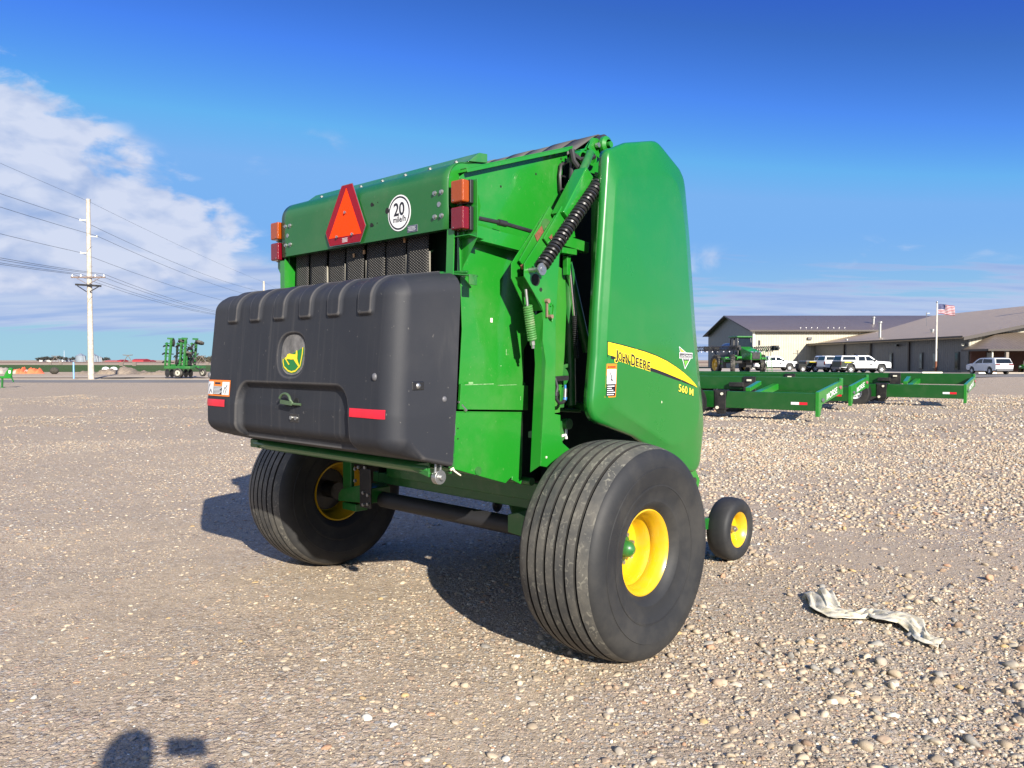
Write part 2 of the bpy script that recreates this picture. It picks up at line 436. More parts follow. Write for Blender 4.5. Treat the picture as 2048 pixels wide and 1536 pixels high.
# ---- 20 mile/h speed sign
sg = empty('speed_sign', '', ''); sg.parent = baler
for k in ('label', 'category'): del sg[k]
cv, cz = .385, 2.203
q = MB(); q.cyl(L(-.6572, cv, cz), L(-.6592, cv, cz), .092, n=64); q.build('sign_face', M['d_white'], sg)
q = MB(); n = 72
for i in range(n):
    a0, a1 = 2 * PI * i / n, 2 * PI * (i + 1) / n
    q.add([L(-.6602, cv + r * math.cos(a), cz + r * math.sin(a)) for r, a in ((.077, a0), (.085, a0), (.085, a1), (.077, a1))], [(0, 1, 2, 3)])
q.build('sign_ring', M['d_black'], sg)
q = MB()
text_on(q, '20', lambda x, y: L(-.6604, cv - .042 + x, cz - .012 + y), 0, .084, .064, offset=.02)
text_on(q, 'mile/h', lambda x, y: L(-.6604, cv - .047 + x, cz - .046 + y), 0, .100, .030, offset=.012)
q.build('sign_lettering', M['d_black'], sg)
q = MB(); q.box(L(-.6580, .489, 2.112), (.002, .078, .034)); q.build('serial_plate', M['steel'], baler)
q = MB()
q.box(L(-.6592, .489, 2.112), (.0012, .072, .029)); q.build('plate_field', plain('plate_blue', (.035, .04, .085), .4), baler)
q = MB()
for k in range(4): q.box(L(-.6602, .486, 2.121 - .006 * k), (.0006, .06 - .008 * (k % 2), .0018))
q.build('plate_print', M['d_white'], baler)

# ---- tail lamps on both sides
for s in (1, -1):
    q = MB()
    q.prism([L(-.604, .76 * s, 2.31), L(-.604, .90 * s, 2.305), L(-.604, .90 * s, 2.03), L(-.604, .80 * s, 1.90), L(-.604, .76 * s, 1.80)], V3((.004, 0, 0)))
    q.build('lamp_bracket', G, baler, bevel=.001)
    for nm, mt, z0, z1 in (('amber_lamp', 'amber', 2.194, 2.300), ('red_lamp', 'redlens', 2.066, 2.174)):
        q = MB(); q.box(L(-.617, .830 * s, (z0 + z1) / 2), (.022, .098, z1 - z0 + .006)); ho = q.build('lamp_housing', M['black_paint'], baler, bevel=.004)
        q = MB(); q.box(L(-.648, .828 * s, (z0 + z1) / 2), (.046, .086, z1 - z0)); le = q.build('lamp_lens', M[mt], ho, bevel=.009, bseg=3)
        q = MB(); q.cyl(L(-.671, .840 * s - .034 * s, z0 + .012), L(-.673, .840 * s - .034 * s, z0 + .012), .003, n=8); q.build('lens_screw', M['steel'], ho)
# side bracket and wing on the right
q = MB()
q.box(L(-.605, .80, 2.19), (.03, .016, .26))
q.prism([L(-.60, .802, 2.285), L(-.575, .86, 2.285), L(-.545, .86, 2.19), L(-.565, .86, 2.10), L(-.60, .80, 2.06)], V3((0, -.004, 0)))
q.prism([L(-.612, .795, 2.29), L(-.612, .86, 2.28), L(-.545, .86, 2.19), L(-.56, .795, 2.19)], V3((0, 0, .004)))
q.prism([L(-.655, .798, 2.04), L(-.655, .90, 2.04), L(-.56, .90, 2.03), L(-.52, .80, 2.03)], V3((0, 0, -.004)))
q.build('lamp_side_bracket', G, baler, bevel=.002)
# left inner wall that shows beside the belts
q = MB()
q.prism([L(-.652, -.79, 2.06), L(-.652, -.74, 2.06), L(-.652, -.74, 1.74), L(-.652, -.79, 1.74)], V3((.004, 0, 0)))
q.prism([L(-.648, -.738, 2.07), L(-.52, -.735, 1.96), L(-.50, -.735, 1.70), L(-.648, -.738, 1.74)], V3(L(0, -.006, 0)))
q.build('gate_corner_post', G, baler, bevel=.001)
q = MB(); q.bar(L(-.648, .765, 2.08), L(-.66, .765, 1.80), .05, .006); q.build('gate_corner_post', G, baler)

# ---- belts seen through the rear opening, their rollers and the chamber behind
bl = [(-.700, -.562), (-.549, -.378), (-.362, -.201), (-.170, -.006), (.014, .173), (.177, .345), (.372, .537)]
for i, (a, b) in enumerate(bl):
    q = MB()
    uu = -.578 + .006 * (i % 3)
    q.grid(lambda s, t: L(uu - .02 * math.sin(PI * t), a + (b - a) * s, 1.45 + .80 * t), 6, 16)
    q.build('chamber_belt', M['belt'], baler, solid=.006)
for v in (-.37, -.19, .01, .357, .541):
    q = MB(); q.box(L(-.590, v, 1.72), (.008, .005, .56)); q.build('belt_guide', plain('guide_steel', (.32, .30, .25), .5, .3), baler)
for v, z in ((-.088, 2.035), (.007, 2.045), (.358, 2.072)):
    q = MB(); q.box(L(-.603, v, z), (.006, .014, .022)); q.build('belt_lacing', plain('tan_lacing', (.45, .26, .12), .7), baler)
for u, z, r in ((-.50, 2.24, .075), (-.50, 1.36, .075)):
    q = MB(); q.cyl(L(u, -.72, z), L(u, .72, z), r, n=24); q.build('belt_roller', M['black_paint'], baler)
q = MB()
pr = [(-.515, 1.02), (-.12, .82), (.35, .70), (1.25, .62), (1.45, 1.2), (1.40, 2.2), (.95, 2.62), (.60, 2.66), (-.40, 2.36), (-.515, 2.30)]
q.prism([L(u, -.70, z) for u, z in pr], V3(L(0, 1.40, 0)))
q.build('bale_chamber', plain('chamber_shade_green', (.003, .016, .006), .8, 0, .3, 5, spec=.2), baler, bevel=.01)  # near-black green: shade inside and under the baler put into the colour
q = MB()
for v in (-.30, .30): q.bar(L(-.52, v, .99), L(.30, v, .70), .05, .03)
q.bar(L(-.62, -.76, .98), L(-.62, .76, .98), .10, .05); q.bar(L(-.45, -.76, .93), L(-.45, .76, .93), .08, .02); q.bar(L(-.25, -.74, .84), L(-.25, .74, .84), .06, .06)
q.build('floor_rails', M['frame_green'], baler, bevel=.003)

# ---- black moulded rear cover
W0 = .885
def cover_pt(s, t):
    """s along: -1 left wing .. 0 rear .. 1 right wing ; t 0 bottom .. 1 top, going round the box"""
    U0, U1 = -1.115, -.66; Z0, Z1 = .955, 1.86; r = .125
    # parameter lengths
    d = 2 * W0; w = U1 - U0
    tot = d + 2 * w
    x = (s * .5 + .5) * tot
    if x < w: p = [U1 - x, -W0]
    elif x < w + d: p = [U0, -W0 + (x - w)]
    else: p = [U0 + (x - w - d), W0]
    return p
def cover_surface(a, b):
    # a,b in 0..1 across the unfolded box: a across, b from bottom front over the rear to top front
    U0, U1 = -1.115, -.62; Z0, Z1 = .975, 1.865; r = .115
    hb = Z1 - Z0; db = U1 - U0
    # unfold vertically
    totb = hb + 2 * db; y = b * totb
    tota = 2 * W0 + 2 * db; x = a * tota
    # rear sheet coordinates
    if db <= y <= db + hb:
        z = Z0 + (y - db)
        if x < db: u, v = U1 - x, -W0
        elif x < db + 2 * W0: u, v = U0, -W0 + (x - db)
        else: u, v = U0 + (x - db - 2 * W0), W0
    else:
        v = -W0 + max(0, min(1, (x - db * .0) / tota)) * 2 * W0
        if y < db: u, z = U1 - y, Z0
        else: u, z = U0 + (y - db - hb), Z1
    return round_pt(u, v, z, U0, U1, Z0, Z1, r)
def _side_low(u, v, z, U0, Z0, r, rb):
    # lower edge of the side wings: hardly rounded
    vv = max(-W0 + rb, min(W0 - rb, v)); zz = max(Z0 + rb, z)
    d = V3((0, v - vv, z - zz)); n = d.normalized() if d.length > 1e-6 else V3((0, 0, 0))
    v2, z2 = (vv + n.y * rb, zz + n.z * rb) if d.length > 1e-6 else (v, z)
    k = max(0, min(1, (-.62 - u) / .45))
    z2 += k * .055 * max(0, (1.25 - z2) / .28) + (1 - k) * -.02 * max(0, (1.2 - z2) / .2)
    wf = max(0, min(1, (u + 1.0) / .38)); u -= wf * (.055 + .075 * max(0, min(1, (1.85 - z2) / .88)))
    return L(u, v2, z2)
def round_pt(u, v, z, U0, U1, Z0, Z1, r):
    rb = max(.02, r * max(0, min(1, (-.86 - u) / .15)))
    c = (max(u, U0 + r), max(-W0 + r, min(W0 - r, v)), max(Z0 + r, min(Z1 - r, z)))
    if z < Z0 + r and rb < r:
        return _side_low(u, v, z, U0, Z0, r, rb)
    d = V3((u - c[0], v - c[1], z - c[2]))
    if d.length > 1e-6:
        n = d.normalized(); p = V3(c) + n * r
    else: n = V3((0, 0, 0)); p = V3((u, v, z))
    u, v, z = p
    # relief -------------------------------------------------
    def ss(x, a, b):
        t = max(0, min(1, (x - a) / (b - a))); return t * t * (3 - 2 * t)
    h = 0
    if n.x < -.05 or n.z > .05:      # six raised ribs running over the top edge
        for k in range(6):
            cvv = -.572 + .2493 * k
            top = ss(z, 1.655, 1.70)
            wv = .052
            e = math.hypot(max(0, abs(v - cvv) - .038 - .03 * max(0, z - 1.70)), max(0, 1.70 - z) if z < 1.70 else 0)
            h = max(h, 1 - ss(e, .008, .026))
        h *= .015
    if n.x < -.3:
        # big lower recess
        rr = .10
        dx = max(0, abs(v - .045) - (.515 - rr + .06 * max(0, (1.25 - z)) )); dz = max(0, z - (1.325 - rr))
        e = math.hypot(dx, dz)
        h -= .034 * (1 - ss(e, rr - .022, rr + .014)) * 1.0
        # emblem pad
        ex = (v - .058) / .128; ez = (z - 1.485) / .118
        ee = (abs(ex) ** 2.6 + abs(ez) ** 2.6) ** (1 / 2.6)
        h -= .014 * (1 - ss(ee, .90, 1.06))
    # wide side bulge line near the right and left corners
    if abs(n.x) + abs(n.y) + abs(n.z) > 0:
        u += n.x * h; v += n.y * h; z += n.z * h
    # shear: the rear leans forwards at the top, the bottom slopes, the roof slopes
    k = max(0, min(1, (-.62 - u) / .45))
    u += k * .05 * max(0, (z - 1.20)) / .6
    z += k * (-.045) * max(0, (z - 1.45) / .4) + k * .055 * max(0, (1.25 - z) / .28)
    z += (1 - k) * -.02 * max(0, (1.2 - z) / .2)
    v *= 1 - .022 * max(0, (z - 1.2)) / .6
    wf = max(0, min(1, (u + 1.0) / .38)); u -= wf * (.055 + .075 * max(0, min(1, (1.85 - z) / .88)))
    return L(u, v, z)
q = MB()
U0, U1, Z0, Z1, r = -1.115, -.62, .975, 1.865, .098
us = [U1 - (U1 - U0) * i / 36 for i in range(37)]
nz, nv = 130, 250
zs = [Z0 + (Z1 - Z0) * i / nz for i in range(nz + 1)]; vs_ = [-W0 + 2 * W0 * i / nv for i in range(nv + 1)]
per = [(u, -W0) for u in us] + [(U0, v) for v in vs_[1:]] + [(u, W0) for u in us[::-1][1:]]
q.grid(lambda a, b: round_pt(per[int(round(a * (len(per) - 1)))][0], per[int(round(a * (len(per) - 1)))][1], zs[int(round(b * nz))], U0, U1, Z0, Z1, r), len(per) - 1, nz)
for Z in (Z0, Z1):
    q.grid(lambda a, b: round_pt(us[int(round(a * 36))], vs_[int(round(b * nv))], Z, U0, U1, Z0, Z1, r), 36, nv)
cov = q.build('rear_cover', M['cover'], baler, ang=75)
bm = bmesh.new(); bm.from_mesh(cov.data); bmesh.ops.remove_doubles(bm, verts=bm.verts, dist=.0006)
bmesh.ops.recalc_face_normals(bm, faces=bm.faces); bm.to_mesh(cov.data); bm.free()
def cover_at(v, z, off):
    """point on the rear face of the cover, `off` proud of it"""
    p = V3(round_pt(U0, v, z, U0, U1, Z0, Z1, r)); return (p.x - off, p.y, p.z)
# decals on it
def rect_on(mb, v0, v1, z0, z1, off, m=0, nx=6, ny=3, fn=cover_at):
    mb.grid(lambda a, b: fn(v0 + (v1 - v0) * a, z0 + (z1 - z0) * b, off), nx, ny, m)
q = MB(); rect_on(q, -.845, -.60, 1.172, 1.222, .003); q.build('red_reflector', M['refl_red'], cov)
q = MB(); rect_on(q, .59, .845, 1.178, 1.228, .003); q.build('red_reflector', M['refl_red'], cov)
q = MB()
rect_on(q, -.84, -.55, 1.245, 1.337, .0025, 0); rect_on(q, -.832, -.558, 1.255, 1.327, .0035, 1)
rect_on(q, -.745, -.64, 1.302, 1.334, .0045, 0); rect_on(q, -.745, -.64, 1.255, 1.300, .0045, 2)
for k in range(6): rect_on(q, -.74, -.66 + .01 * (k % 3), 1.2585 + k * .0072, 1.2615 + k * .0072, .0055, 1, 4, 1)
rect_on(q, -.728, -.66, 1.313, 1.324, .0055, 2, 4, 1)
for (a, b, c, d) in ((-.815, 1.262, -.80, 1.30), (-.80, 1.30, -.785, 1.315), (-.79, 1.26, -.77, 1.285), (-.775, 1.285, -.755, 1.262), (-.60, 1.26, -.585, 1.29), (-.60, 1.29, -.58, 1.31), (-.622, 1.265, -.605, 1.30)):
    dx, dz = c - a, d - b; l = math.hypot(dx, dz); ox, oz = -dz / l * .0025, dx / l * .0025
    q.add([cover_at(a + ox, b + oz, .0055), cover_at(c + ox, d + oz, .0055), cover_at(c - ox, d - oz, .0055), cover_at(a - ox, b - oz, .0055)], [(0, 1, 2, 3)], 2)
q.build('warning_label', [M['d_orange'], M['d_white'], M['d_black']], cov)
# emblem: bleached pad, green shield below a torn diagonal edge, yellow outline and the leaping deer
EV, EZ = .058, 1.485
def em(x, y, off): return cover_at(EV + x * .115, EZ + y * .112, off)
q = MB(); n = 48
ring = [(math.copysign(abs(math.cos(t)) ** (2 / 2.6), math.cos(t)), math.copysign(abs(math.sin(t)) ** (2 / 2.6), math.sin(t))) for t in [2 * PI * i / n for i in range(n)]]
q.grid(lambda a, b: em(ring[int(round(a * n)) % n][0] * b * .98, ring[int(round(a * n)) % n][1] * b * .98, .0015), n, 8)
q.build('emblem_pad', M['cover_wear'], cov)
cut = lambda x: .03 + .345 * x            # diagonal upper edge of what is left of the emblem
outl = [(-.86, cut(-.86)), (-.86, -.40), (-.74, -.66), (-.35, -.86), (0, -.92), (.35, -.86), (.74, -.60), (.86, -.05), (.88, cut(.88))]
def fan(pts, off, m, mb, c=None):
    c = c or (sum(p[0] for p in pts) / len(pts), sum(p[1] for p in pts) / len(pts))
    N = len(pts)
    P_ = []
    for i in range(N):       # subdivide edges so the sheet follows the surface
        a, b = pts[i], pts[(i + 1) % N]
        for k in range(4): P_.append((a[0] + (b[0] - a[0]) * k / 4, a[1] + (b[1] - a[1]) * k / 4))
    N = len(P_)
    mb.grid(lambda a, b: em(c[0] + (P_[int(round(a * N)) % N][0] - c[0]) * b, c[1] + (P_[int(round(a * N)) % N][1] - c[1]) * b, off), N, 4, m)
q = MB(); fan(outl, .003, 0, q)
st = outl[:]
for i in range(len(st) - 1):
    a, b = st[i], st[i + 1]; dx, dy = b[0] - a[0], b[1] - a[1]; l = math.hypot(dx, dy); ox, oy = -dy / l * .065, dx / l * .065
    q.add([em(a[0] * .93, a[1] * .96 , .0042), em(b[0] * .93, b[1] * .96, .0042), em(b[0] * .93 + ox, b[1] * .96 + oy, .0042), em(a[0] * .93 + ox, a[1] * .96 + oy, .0042)], [(0, 1, 2, 3)], 1)
deer = [(-.66, -.22), (-.50, -.14), (-.44, -.02), (-.26, .02), (.04, -.02), (.24, -.03), (.27, .18), (.36, .16), (.40, -.04), (.40, -.24), (.48, -.40), (.66, -.62), (.60, -.66), (.30, -.44), (.10, -.28), (-.12, -.29), (-.34, -.26), (-.58, -.30)]
q.add([em(x, y, .0046) for x, y in deer], [tuple(range(len(deer)))], 1, False)
q.add([em(x, y, .0046) for x, y in ((-.58, -.28), (-.48, -.28), (-.20, -.50), (-.27, -.54))], [(0, 1, 2, 3)], 1, False)
emb = q.build('deer_emblem', [M['d_green'], M['d_yellow']], cov)
bm = bmesh.new(); bm.from_mesh(emb.data); bmesh.ops.triangulate(bm, faces=[f for f in bm.faces if len(f.verts) > 4]); bm.to_mesh(emb.data); bm.free()
# handle slot, latch bolts and rivets
q = MB(); q.cyl(cover_at(.085, 1.235, -.002), cover_at(.085, 1.235, .003), .022, n=18); q.box(cover_at(.03, 1.222, .001), (.004, .11, .028))
q.build('handle_slot', M['black'], cov, bevel=.004)
q = MB()
pa = [cover_at(.02 + .055 * math.cos(t), 1.235 + .045 * math.sin(t), .03) for t in [PI * .85 - PI * .75 * i / 10 for i in range(11)]]
q.tube(pa + [cover_at(.085, 1.225, .02), cover_at(.13, 1.222, .004)], .007); q.bar(cover_at(-.02, 1.236, .03), cover_at(.085, 1.228, .03), .006, .02)
q.build('release_handle', plain('handle_grey_green', (.06, .10, .05), .5), cov)
for v in (.045, .09):
    q = MB(); q.cyl(cover_at(v, 1.135, 0), cover_at(v, 1.135, .01), .010, n=10); q.build('bolt', M['steel'], cov)
q = MB(); q.box(cover_at(.067, 1.135, -.001), (.006, .085, .045)); q.build('latch_pad', M['black_paint'], cov, bevel=.006)
for v, z in ((.765, 1.375), (-.82, 1.362)):
    q = MB(); p = cover_at(v, z, 0); q.ball(p, .015, sc_=(.8, 1, 1.2)); q.build('plug', M['grey_plastic'], cov)
for u, z, mt in ((-.955, 1.335, 'steel'), (-.80, 1.27, 'grey_plastic')):
    q = MB(); q.ball(L(u, .882, z), .014, sc_=(1, .6, 1)); q.build('plug', M[mt], cov)
q = MB(); q.box(L(-.955, .878, 1.335), (.07, .012, .042)); q.build('latch_pad', M['black_paint'], cov, bevel=.008)
# hinge hardware at the top right of the cover
q = MB(); q.bar(L(-.66, .70, 1.87), L(-.60, .885, 1.85), .05, .008); q.box(L(-.62, .885, 1.83), (.05, .008, .05)); q.cyl(L(-.65, .66, 1.875), L(-.60, .83, 1.872), .008)
q.build('cover_hinge', M['frame_green'], baler, bevel=.002)

# ---- lift bar below the cover
q = MB()
q.grid(lambda a, b: L(-.80 - .035 * math.sin(b * PI) , -.80 + 1.60 * a, .975 - .06 * b), 12, 8)
q.bar(L(-.76, -.80, .955), L(-.76, .80, .955), .05, .02)
q.build('bale_ramp_bar', M['frame_green'], baler, solid=.006)
q = MB(); q.box(L(-.81, -.80, .945), (.05, .09, .05)); q.build('bar_end_bracket', M['frame_green'], baler, bevel=.006)
q = MB(); q.prism([L(-.83, .60, .945), L(-.83, .805, .975), L(-.83, .805, .905)], V3((.012, 0, 0))); q.build('bar_end_bracket', M['frame_green'], baler, bevel=.003)
q = MB(); q.cyl(L(-.79, .815, .905), L(-.79, .845, .905), .034, n=20); q.bar(L(-.79, .83, .90), L(-.775, .83, 1.02), .022, .012); q.bar(L(-.815, .83, .90), L(-.80, .83, 1.02), .010, .010)
q.cyl(L(-.79, .845, .905), L(-.79, .86, .905), .014, n=10)
q.build('pivot_link', M['steel'], baler, bevel=.002)
q = MB()
q.grid(lambda a, b: L(-.70 + .16 * b, -.76 + 1.52 * a, .935 - .01 * math.sin(b * 3)), 4, 4)
q.build('belly_sheet', M['frame_green'], baler, solid=.004)
for z, u in ((.90, -.50), (.80, -.10)):
    q = MB(); q.cyl(L(u, -.76, z), L(u, .80, z - .0), .022, n=12); q.build('cross_tube', M['frame_green'], baler)

# ---- axle
q = MB(); q.cyl(L(0, -.62, .515), L(0, .98, .515), .052, n=24); q.build('axle_tube', plain('axle_dark_grey', (.018, .018, .02), .6, 0, .2, 6), baler)
q = MB(); q.bar(L(.10, -.80, .645), L(.10, .90, .645), .10, .07); q.bar(L(.02, -.6, .72), L(.02, .8, .72), .02, .10); q.build('axle_beam', M['frame_green'], baler, bevel=.006)
for s in (-1, 1):
    q = MB()
    q.bar(L(-.06, .93 * s, .95), L(-.06, .93 * s, .56), .10, .03, up=(1, 0, 0))
    q.prism([L(-.10, .62 * s, .60), L(-.10, .70 * s, .62), L(-.10, .96 * s, .56), L(-.10, 1.0 * s, .52), L(-.10, 1.0 * s, .47), L(-.10, .62 * s, .50)], V3((.16, 0, 0)))
    q.box(L(-.03, .90 * s, .44), (.10, .16, .05))
    q.build('axle_bracket', M['frame_green'], baler, bevel=.006)
    if s > 0: continue
    q = MB(); q.box(L(-.115, .66 * s, .60), (.012, .12, .26)); q.build('axle_clamp', M['black_paint'], baler, bevel=.004)
    for (dv, z) in ((.02, .56), (.02, .50), (.07, .57), (.07, .49), (.16, .72), (.16, .64), (.12, .735), (.05, .74)):
        q = MB(); q.cyl(L(-.12, (.60 + dv) * s, z), L(-.134, (.60 + dv) * s, z), .011, n=8); q.build('bolt', M['steel'], baler)

# ---- tyres and wheels
def tyre_profile(w, R, grooves, gw=.012, gd=.016, bulge=.045):
    hw = w / 2; pts = []; mats = []
    xs = [-hw * .985]
    edges = []
    step = 2 * hw / (len(grooves) + 1)
    pr = []
    # inner sidewall from rim up
    def crown(a): return R - .028 * (abs(a) / hw) ** 3
    side = [(hw * .70, .196), (hw * .88, .218), (hw + bulge * .05, .250), (hw + bulge * .07, .256), (hw + bulge * .05, .262), (hw + bulge * .48, .315), (hw + bulge * .55, .328), (hw + bulge * .60, .329), (hw + bulge * .60, .337), (hw + bulge * .54, .338),
            (hw + bulge * .82, .385), (hw + bulge * .90, .420), (hw + bulge * .82, .422), (hw + bulge * .80, .455), (hw + bulge * .50, R - .048), (hw + bulge * .14, R - .031)]
    sc_ = (R - .03) / .505
    
    for a, r_ in side: pr.append((-a, r_, 0))
    a = -hw
    pr.append((a, crown(a), 1))
    for g in grooves:
        g0, g1 = g - gw / 2, g + gw / 2
        n = 4
        a0 = pr[-1][0]
        for k in range(1, n): 
            aa = a0 + (g0 - a0) * k / n; pr.append((aa, crown(aa), 1))
        pr.append((g0, crown(g0), 2)); pr.append((g0 + .002, crown(g0) - gd, 2)); pr.append((g1 - .002, crown(g1) - gd, 2)); pr.append((g1, crown(g1), 1))
    a0 = pr[-1][0]
    for k in range(1, 4):
        aa = a0 + (hw - a0) * k / 4; pr.append((aa, crown(aa), 1))
    pr.append((hw, crown(hw), 0))
    for a, r_ in side[::-1]: pr.append((a, r_, 0))
    return [(p[0], p[1]) for p in pr], [p[2] for p in pr]
def big_wheel(s):
    o = L(0, 1.285 * s, .512); ax = L(0, s, 0)
    w = empty('main_wheel', '', ''); w.parent = baler; w.location = o
    for k in ('label', 'category'): del w[k]
    q = MB(); pr, ms = tyre_profile(.40, .535, [-.142, -.085, -.028, .028, .085, .142], gw=.015)
    q.lathe(pr, (0, 0, 0), ax, 144, ms)
    q.build('tyre', [M['rubber'], M['tread'], M['groove']], w, ang=50)
    q = MB()
    rim = [(-.150, .200), (-.160, .210), (-.170, .208), (-.168, .198), (-.13, .190), (-.10, .168), (-.02, .160), (0, .155), (0, .05), (.010, .05), (.010, .150), (.03, .158), (.055, .160), (.072, .172), (.080, .176), (.088, .172), (.115, .176), (.135, .184), (.150, .190), (.160, .197), (.168, .205), (.166, .211), (.158, .212), (.150, .205)]
    q.lathe(rim, (0, 0, 0), ax, 96)
    q.build('rim', M['yellow'], w, ang=40)
    q = MB(); q.lathe([(0, .085), (.02, .08), (.025, .045), (.060, .043), (.080, .036), (.096, .020), (.102, .001)], (0, 0, 0), ax, 32); hb = q.build('hub', M['frame_green'], w, ang=50)
    q = MB(); q.lathe([(-.012, .001), (-.012, .145), (-.003, .15)], (0, 0, 0), ax, 32); q.cyl((0, 0, 0), V3(ax) * -.14, .06, n=20); q.build('rim_shade_disc', M['black_paint'], w)  # added black disc stands in for shade inside the rim, plus stub axle
    for i in range(6):
        t = 2 * PI * i / 6 + .3
        q = MB(); x, z = .068 * math.cos(t), .068 * math.sin(t)
        q.cyl((x, ax[1] * .03, z), (x, ax[1] * .052, z), .011, n=6); q.build('wheel_nut', M['steel'], w)
    q = MB(); q.cyl((.10, ax[1] * .01, .14), (.115, ax[1] * .06, .155), .006); q.build('valve_stem', M['hose'], w)
for s in (1, -1): big_wheel(s)

# ---- right side shield (and its twin on the far side)
outer = [(.035, 2.505), (.045, 2.545), (.10, 2.565), (.30, 2.617), (.55, 2.678), (.60, 2.683), (.645, 2.665), (.84, 2.575), (.885, 2.530), (.905, 2.47), (.957, 2.2), (1.042, 1.632), (1.142, 1.08), (1.145, 1.02), (1.10, .80), (1.075, .772), (1.02, .762), (.90, .785), (.53, .950), (.35, 1.030), (.02, 1.120), (-.025, 1.140), (-.052, 1.185), (-.060, 1.23), (-.035, 1.46), (-.024, 1.703), (.005, 2.1)]
outer = [(u + ((.048 + .032 * max(0, min(1, (z - 1.2) / 1.2))) if u < .2 else .03 if (u < .6 and z < 2) else 0), z) for u, z in outer]
inner = [(.160, 2.36), (.170, 2.405), (.21, 2.428), (.62, 2.505), (.70, 2.500), (.78, 2.455), (.815, 2.37), (.86, 2.20), (.945, 1.632), (1.04, 1.20), (1.03, 1.08), (.98, 1.03), (.80, .955), (.70, .960), (.20, 1.175), (.10, 1.225), (.075, 1.30), (.080, 1.46), (.090, 1.60), (.128, 2.0)]
CU, CZ = .52, 1.75
def rad(poly, th):
    dx, dz = math.cos(th), math.sin(th); best = .5
    N = len(poly)
    for i in range(N):
        ax_, az_ = poly[i][0] - CU, poly[i][1] - CZ; bx, bz = poly[(i + 1) % N][0] - CU, poly[(i + 1) % N][1] - CZ
        ex, ez = bx - ax_, bz - az_; det = dx * (-ez) + dz * ex
        if abs(det) < 1e-9: continue
        t = (ax_ * (-ez) + az_ * ex) / det; s_ = (dx * az_ - dz * ax_) / det
        if t > 0 and -1e-6 <= s_ <= 1 + 1e-6: best = t
    return best
def smooth_ring(poly, n, k):
    r_ = np.array([rad(poly, 2 * PI * i / n) for i in range(n)])
    for _ in range(k): r_ = (np.roll(r_, 1) + 2 * r_ + np.roll(r_, -1)) / 4
    return r_
NS = 360
ro = smooth_ring(outer, NS, 1); ri = smooth_ring(inner, NS, 5)
VB = 1.130
def dome(t): return .014 * (1 - t * t)
def shield_v(u, z):
    th = math.atan2(z - CZ, u - CU) % (2 * PI); d = math.hypot(u - CU, z - CZ); k = th / (2 * PI) * NS; i = int(k) % NS; f = k - int(k)
    R_ = ri[i] * (1 - f) + ri[(i + 1) % NS] * f; O_ = ro[i] * (1 - f) + ro[(i + 1) % NS] * f
    if d <= R_: return VB + .024 + dome(d / R_)
    t = (d - R_) / max(1e-6, O_ - R_); return VB + .024 * (1 - t) ** 1.0 + dome(1) * 0 - .006 * t
def shield(s):
    q = MB(); rings = []
    def ringpts(rr, vv): return [L(CU + rr[i] * math.cos(2 * PI * i / NS), s * (vv[i] if hasattr(vv, '__len__') else vv), CZ + rr[i] * math.sin(2 * PI * i / NS)) for i in range(NS)]
    rings.append(ringpts(ro - .004, VB - .055)); rings.append(ringpts(ro, VB - .028)); rings.append(ringpts(ro - .002, VB - .014)); rings.append(ringpts(ro - .010, VB - .004))
    rings.append(ringpts(ro - .022, VB))
    for t in (.25, .5, .75, .9): rings.append(ringpts((ro - .022) * (1 - t) + ri * t, VB + .024 * t))
    for t in (1, .97, .93, .85, .75, .6, .45, .3, .15, .03): rings.append(ringpts(ri * t, VB + .024 + dome(t)))
    for rg in rings: q.v += [tuple(p) for p in rg]
    for k in range(len(rings) - 1):
        for i in range(NS):
            q.f.append((k * NS + i, k * NS + (i + 1) % NS, (k + 1) * NS + (i + 1) % NS, (k + 1) * NS + i)); q.mi.append(0); q.sm.append(True)
    q.f.append(tuple(range((len(rings) - 1) * NS, len(rings) * NS))); q.mi.append(0); q.sm.append(True)
    return q.build('side_shield', M['shield'], baler, solid=.004, ang=50)
sh = shield(1); shield(-1)
def SD(u, z, off=.0025): return L(u, shield_v(u, z) + off + .0, z)
# yellow stripe with the maker's name
top = [(.089, 1.543), (.20, 1.528), (.304, 1.512), (.42, 1.494), (.531, 1.472), (.64, 1.444), (.744, 1.409), (.83, 1.376), (.915, 1.338), (.965, 1.312), (1.0, 1.288)]
bot = [(.089, 1.478), (.20, 1.458), (.304, 1.440), (.42, 1.419), (.531, 1.398), (.64, 1.374), (.744, 1.350), (.83, 1.330), (.915, 1.308), (.965, 1.295), (1.0, 1.284)]
def lerp_poly(P_, a):
    k = a * (len(P_) - 1); i = min(int(k), len(P_) - 2); f = k - i
    return (P_[i][0] * (1 - f) + P_[i + 1][0] * f, P_[i][1] * (1 - f) + P_[i + 1][1] * f)
def stripe(mb, t0, t1, off, m, a0=0., a1=1., grow=0):
    def fn(a, b):
        a = a0 + (a1 - a0) * a; T = lerp_poly(top, a); B = lerp_poly(bot, a); k = t0 + (t1 - t0) * b
        return SD(T[0] + grow * (1 if a > .5 else -1) * (1 if a in (a0, a1) else 0), B[1] + (T[1] - B[1]) * k, off)
    mb.grid(fn, 60, 4, m)
q = MB(); stripe(q, -.26, 1.08, .002, 0); q.add([SD(.085, 1.466), SD(.090, 1.466), SD(.090, 1.548), SD(.085, 1.548)], [(0, 1, 2, 3)], 0); q.build('stripe_shadow', M['d_black'], sh)
q = MB(); stripe(q, 0, 1, .0035, 0)
for k in range(7): stripe(q, .08 + k * .13, .10 + k * .13, .0042, 1, .01, .97)
q.build('yellow_stripe', [M['d_yellow'], plain('stripe_line', (.62, .40, .02), .4)], sh)
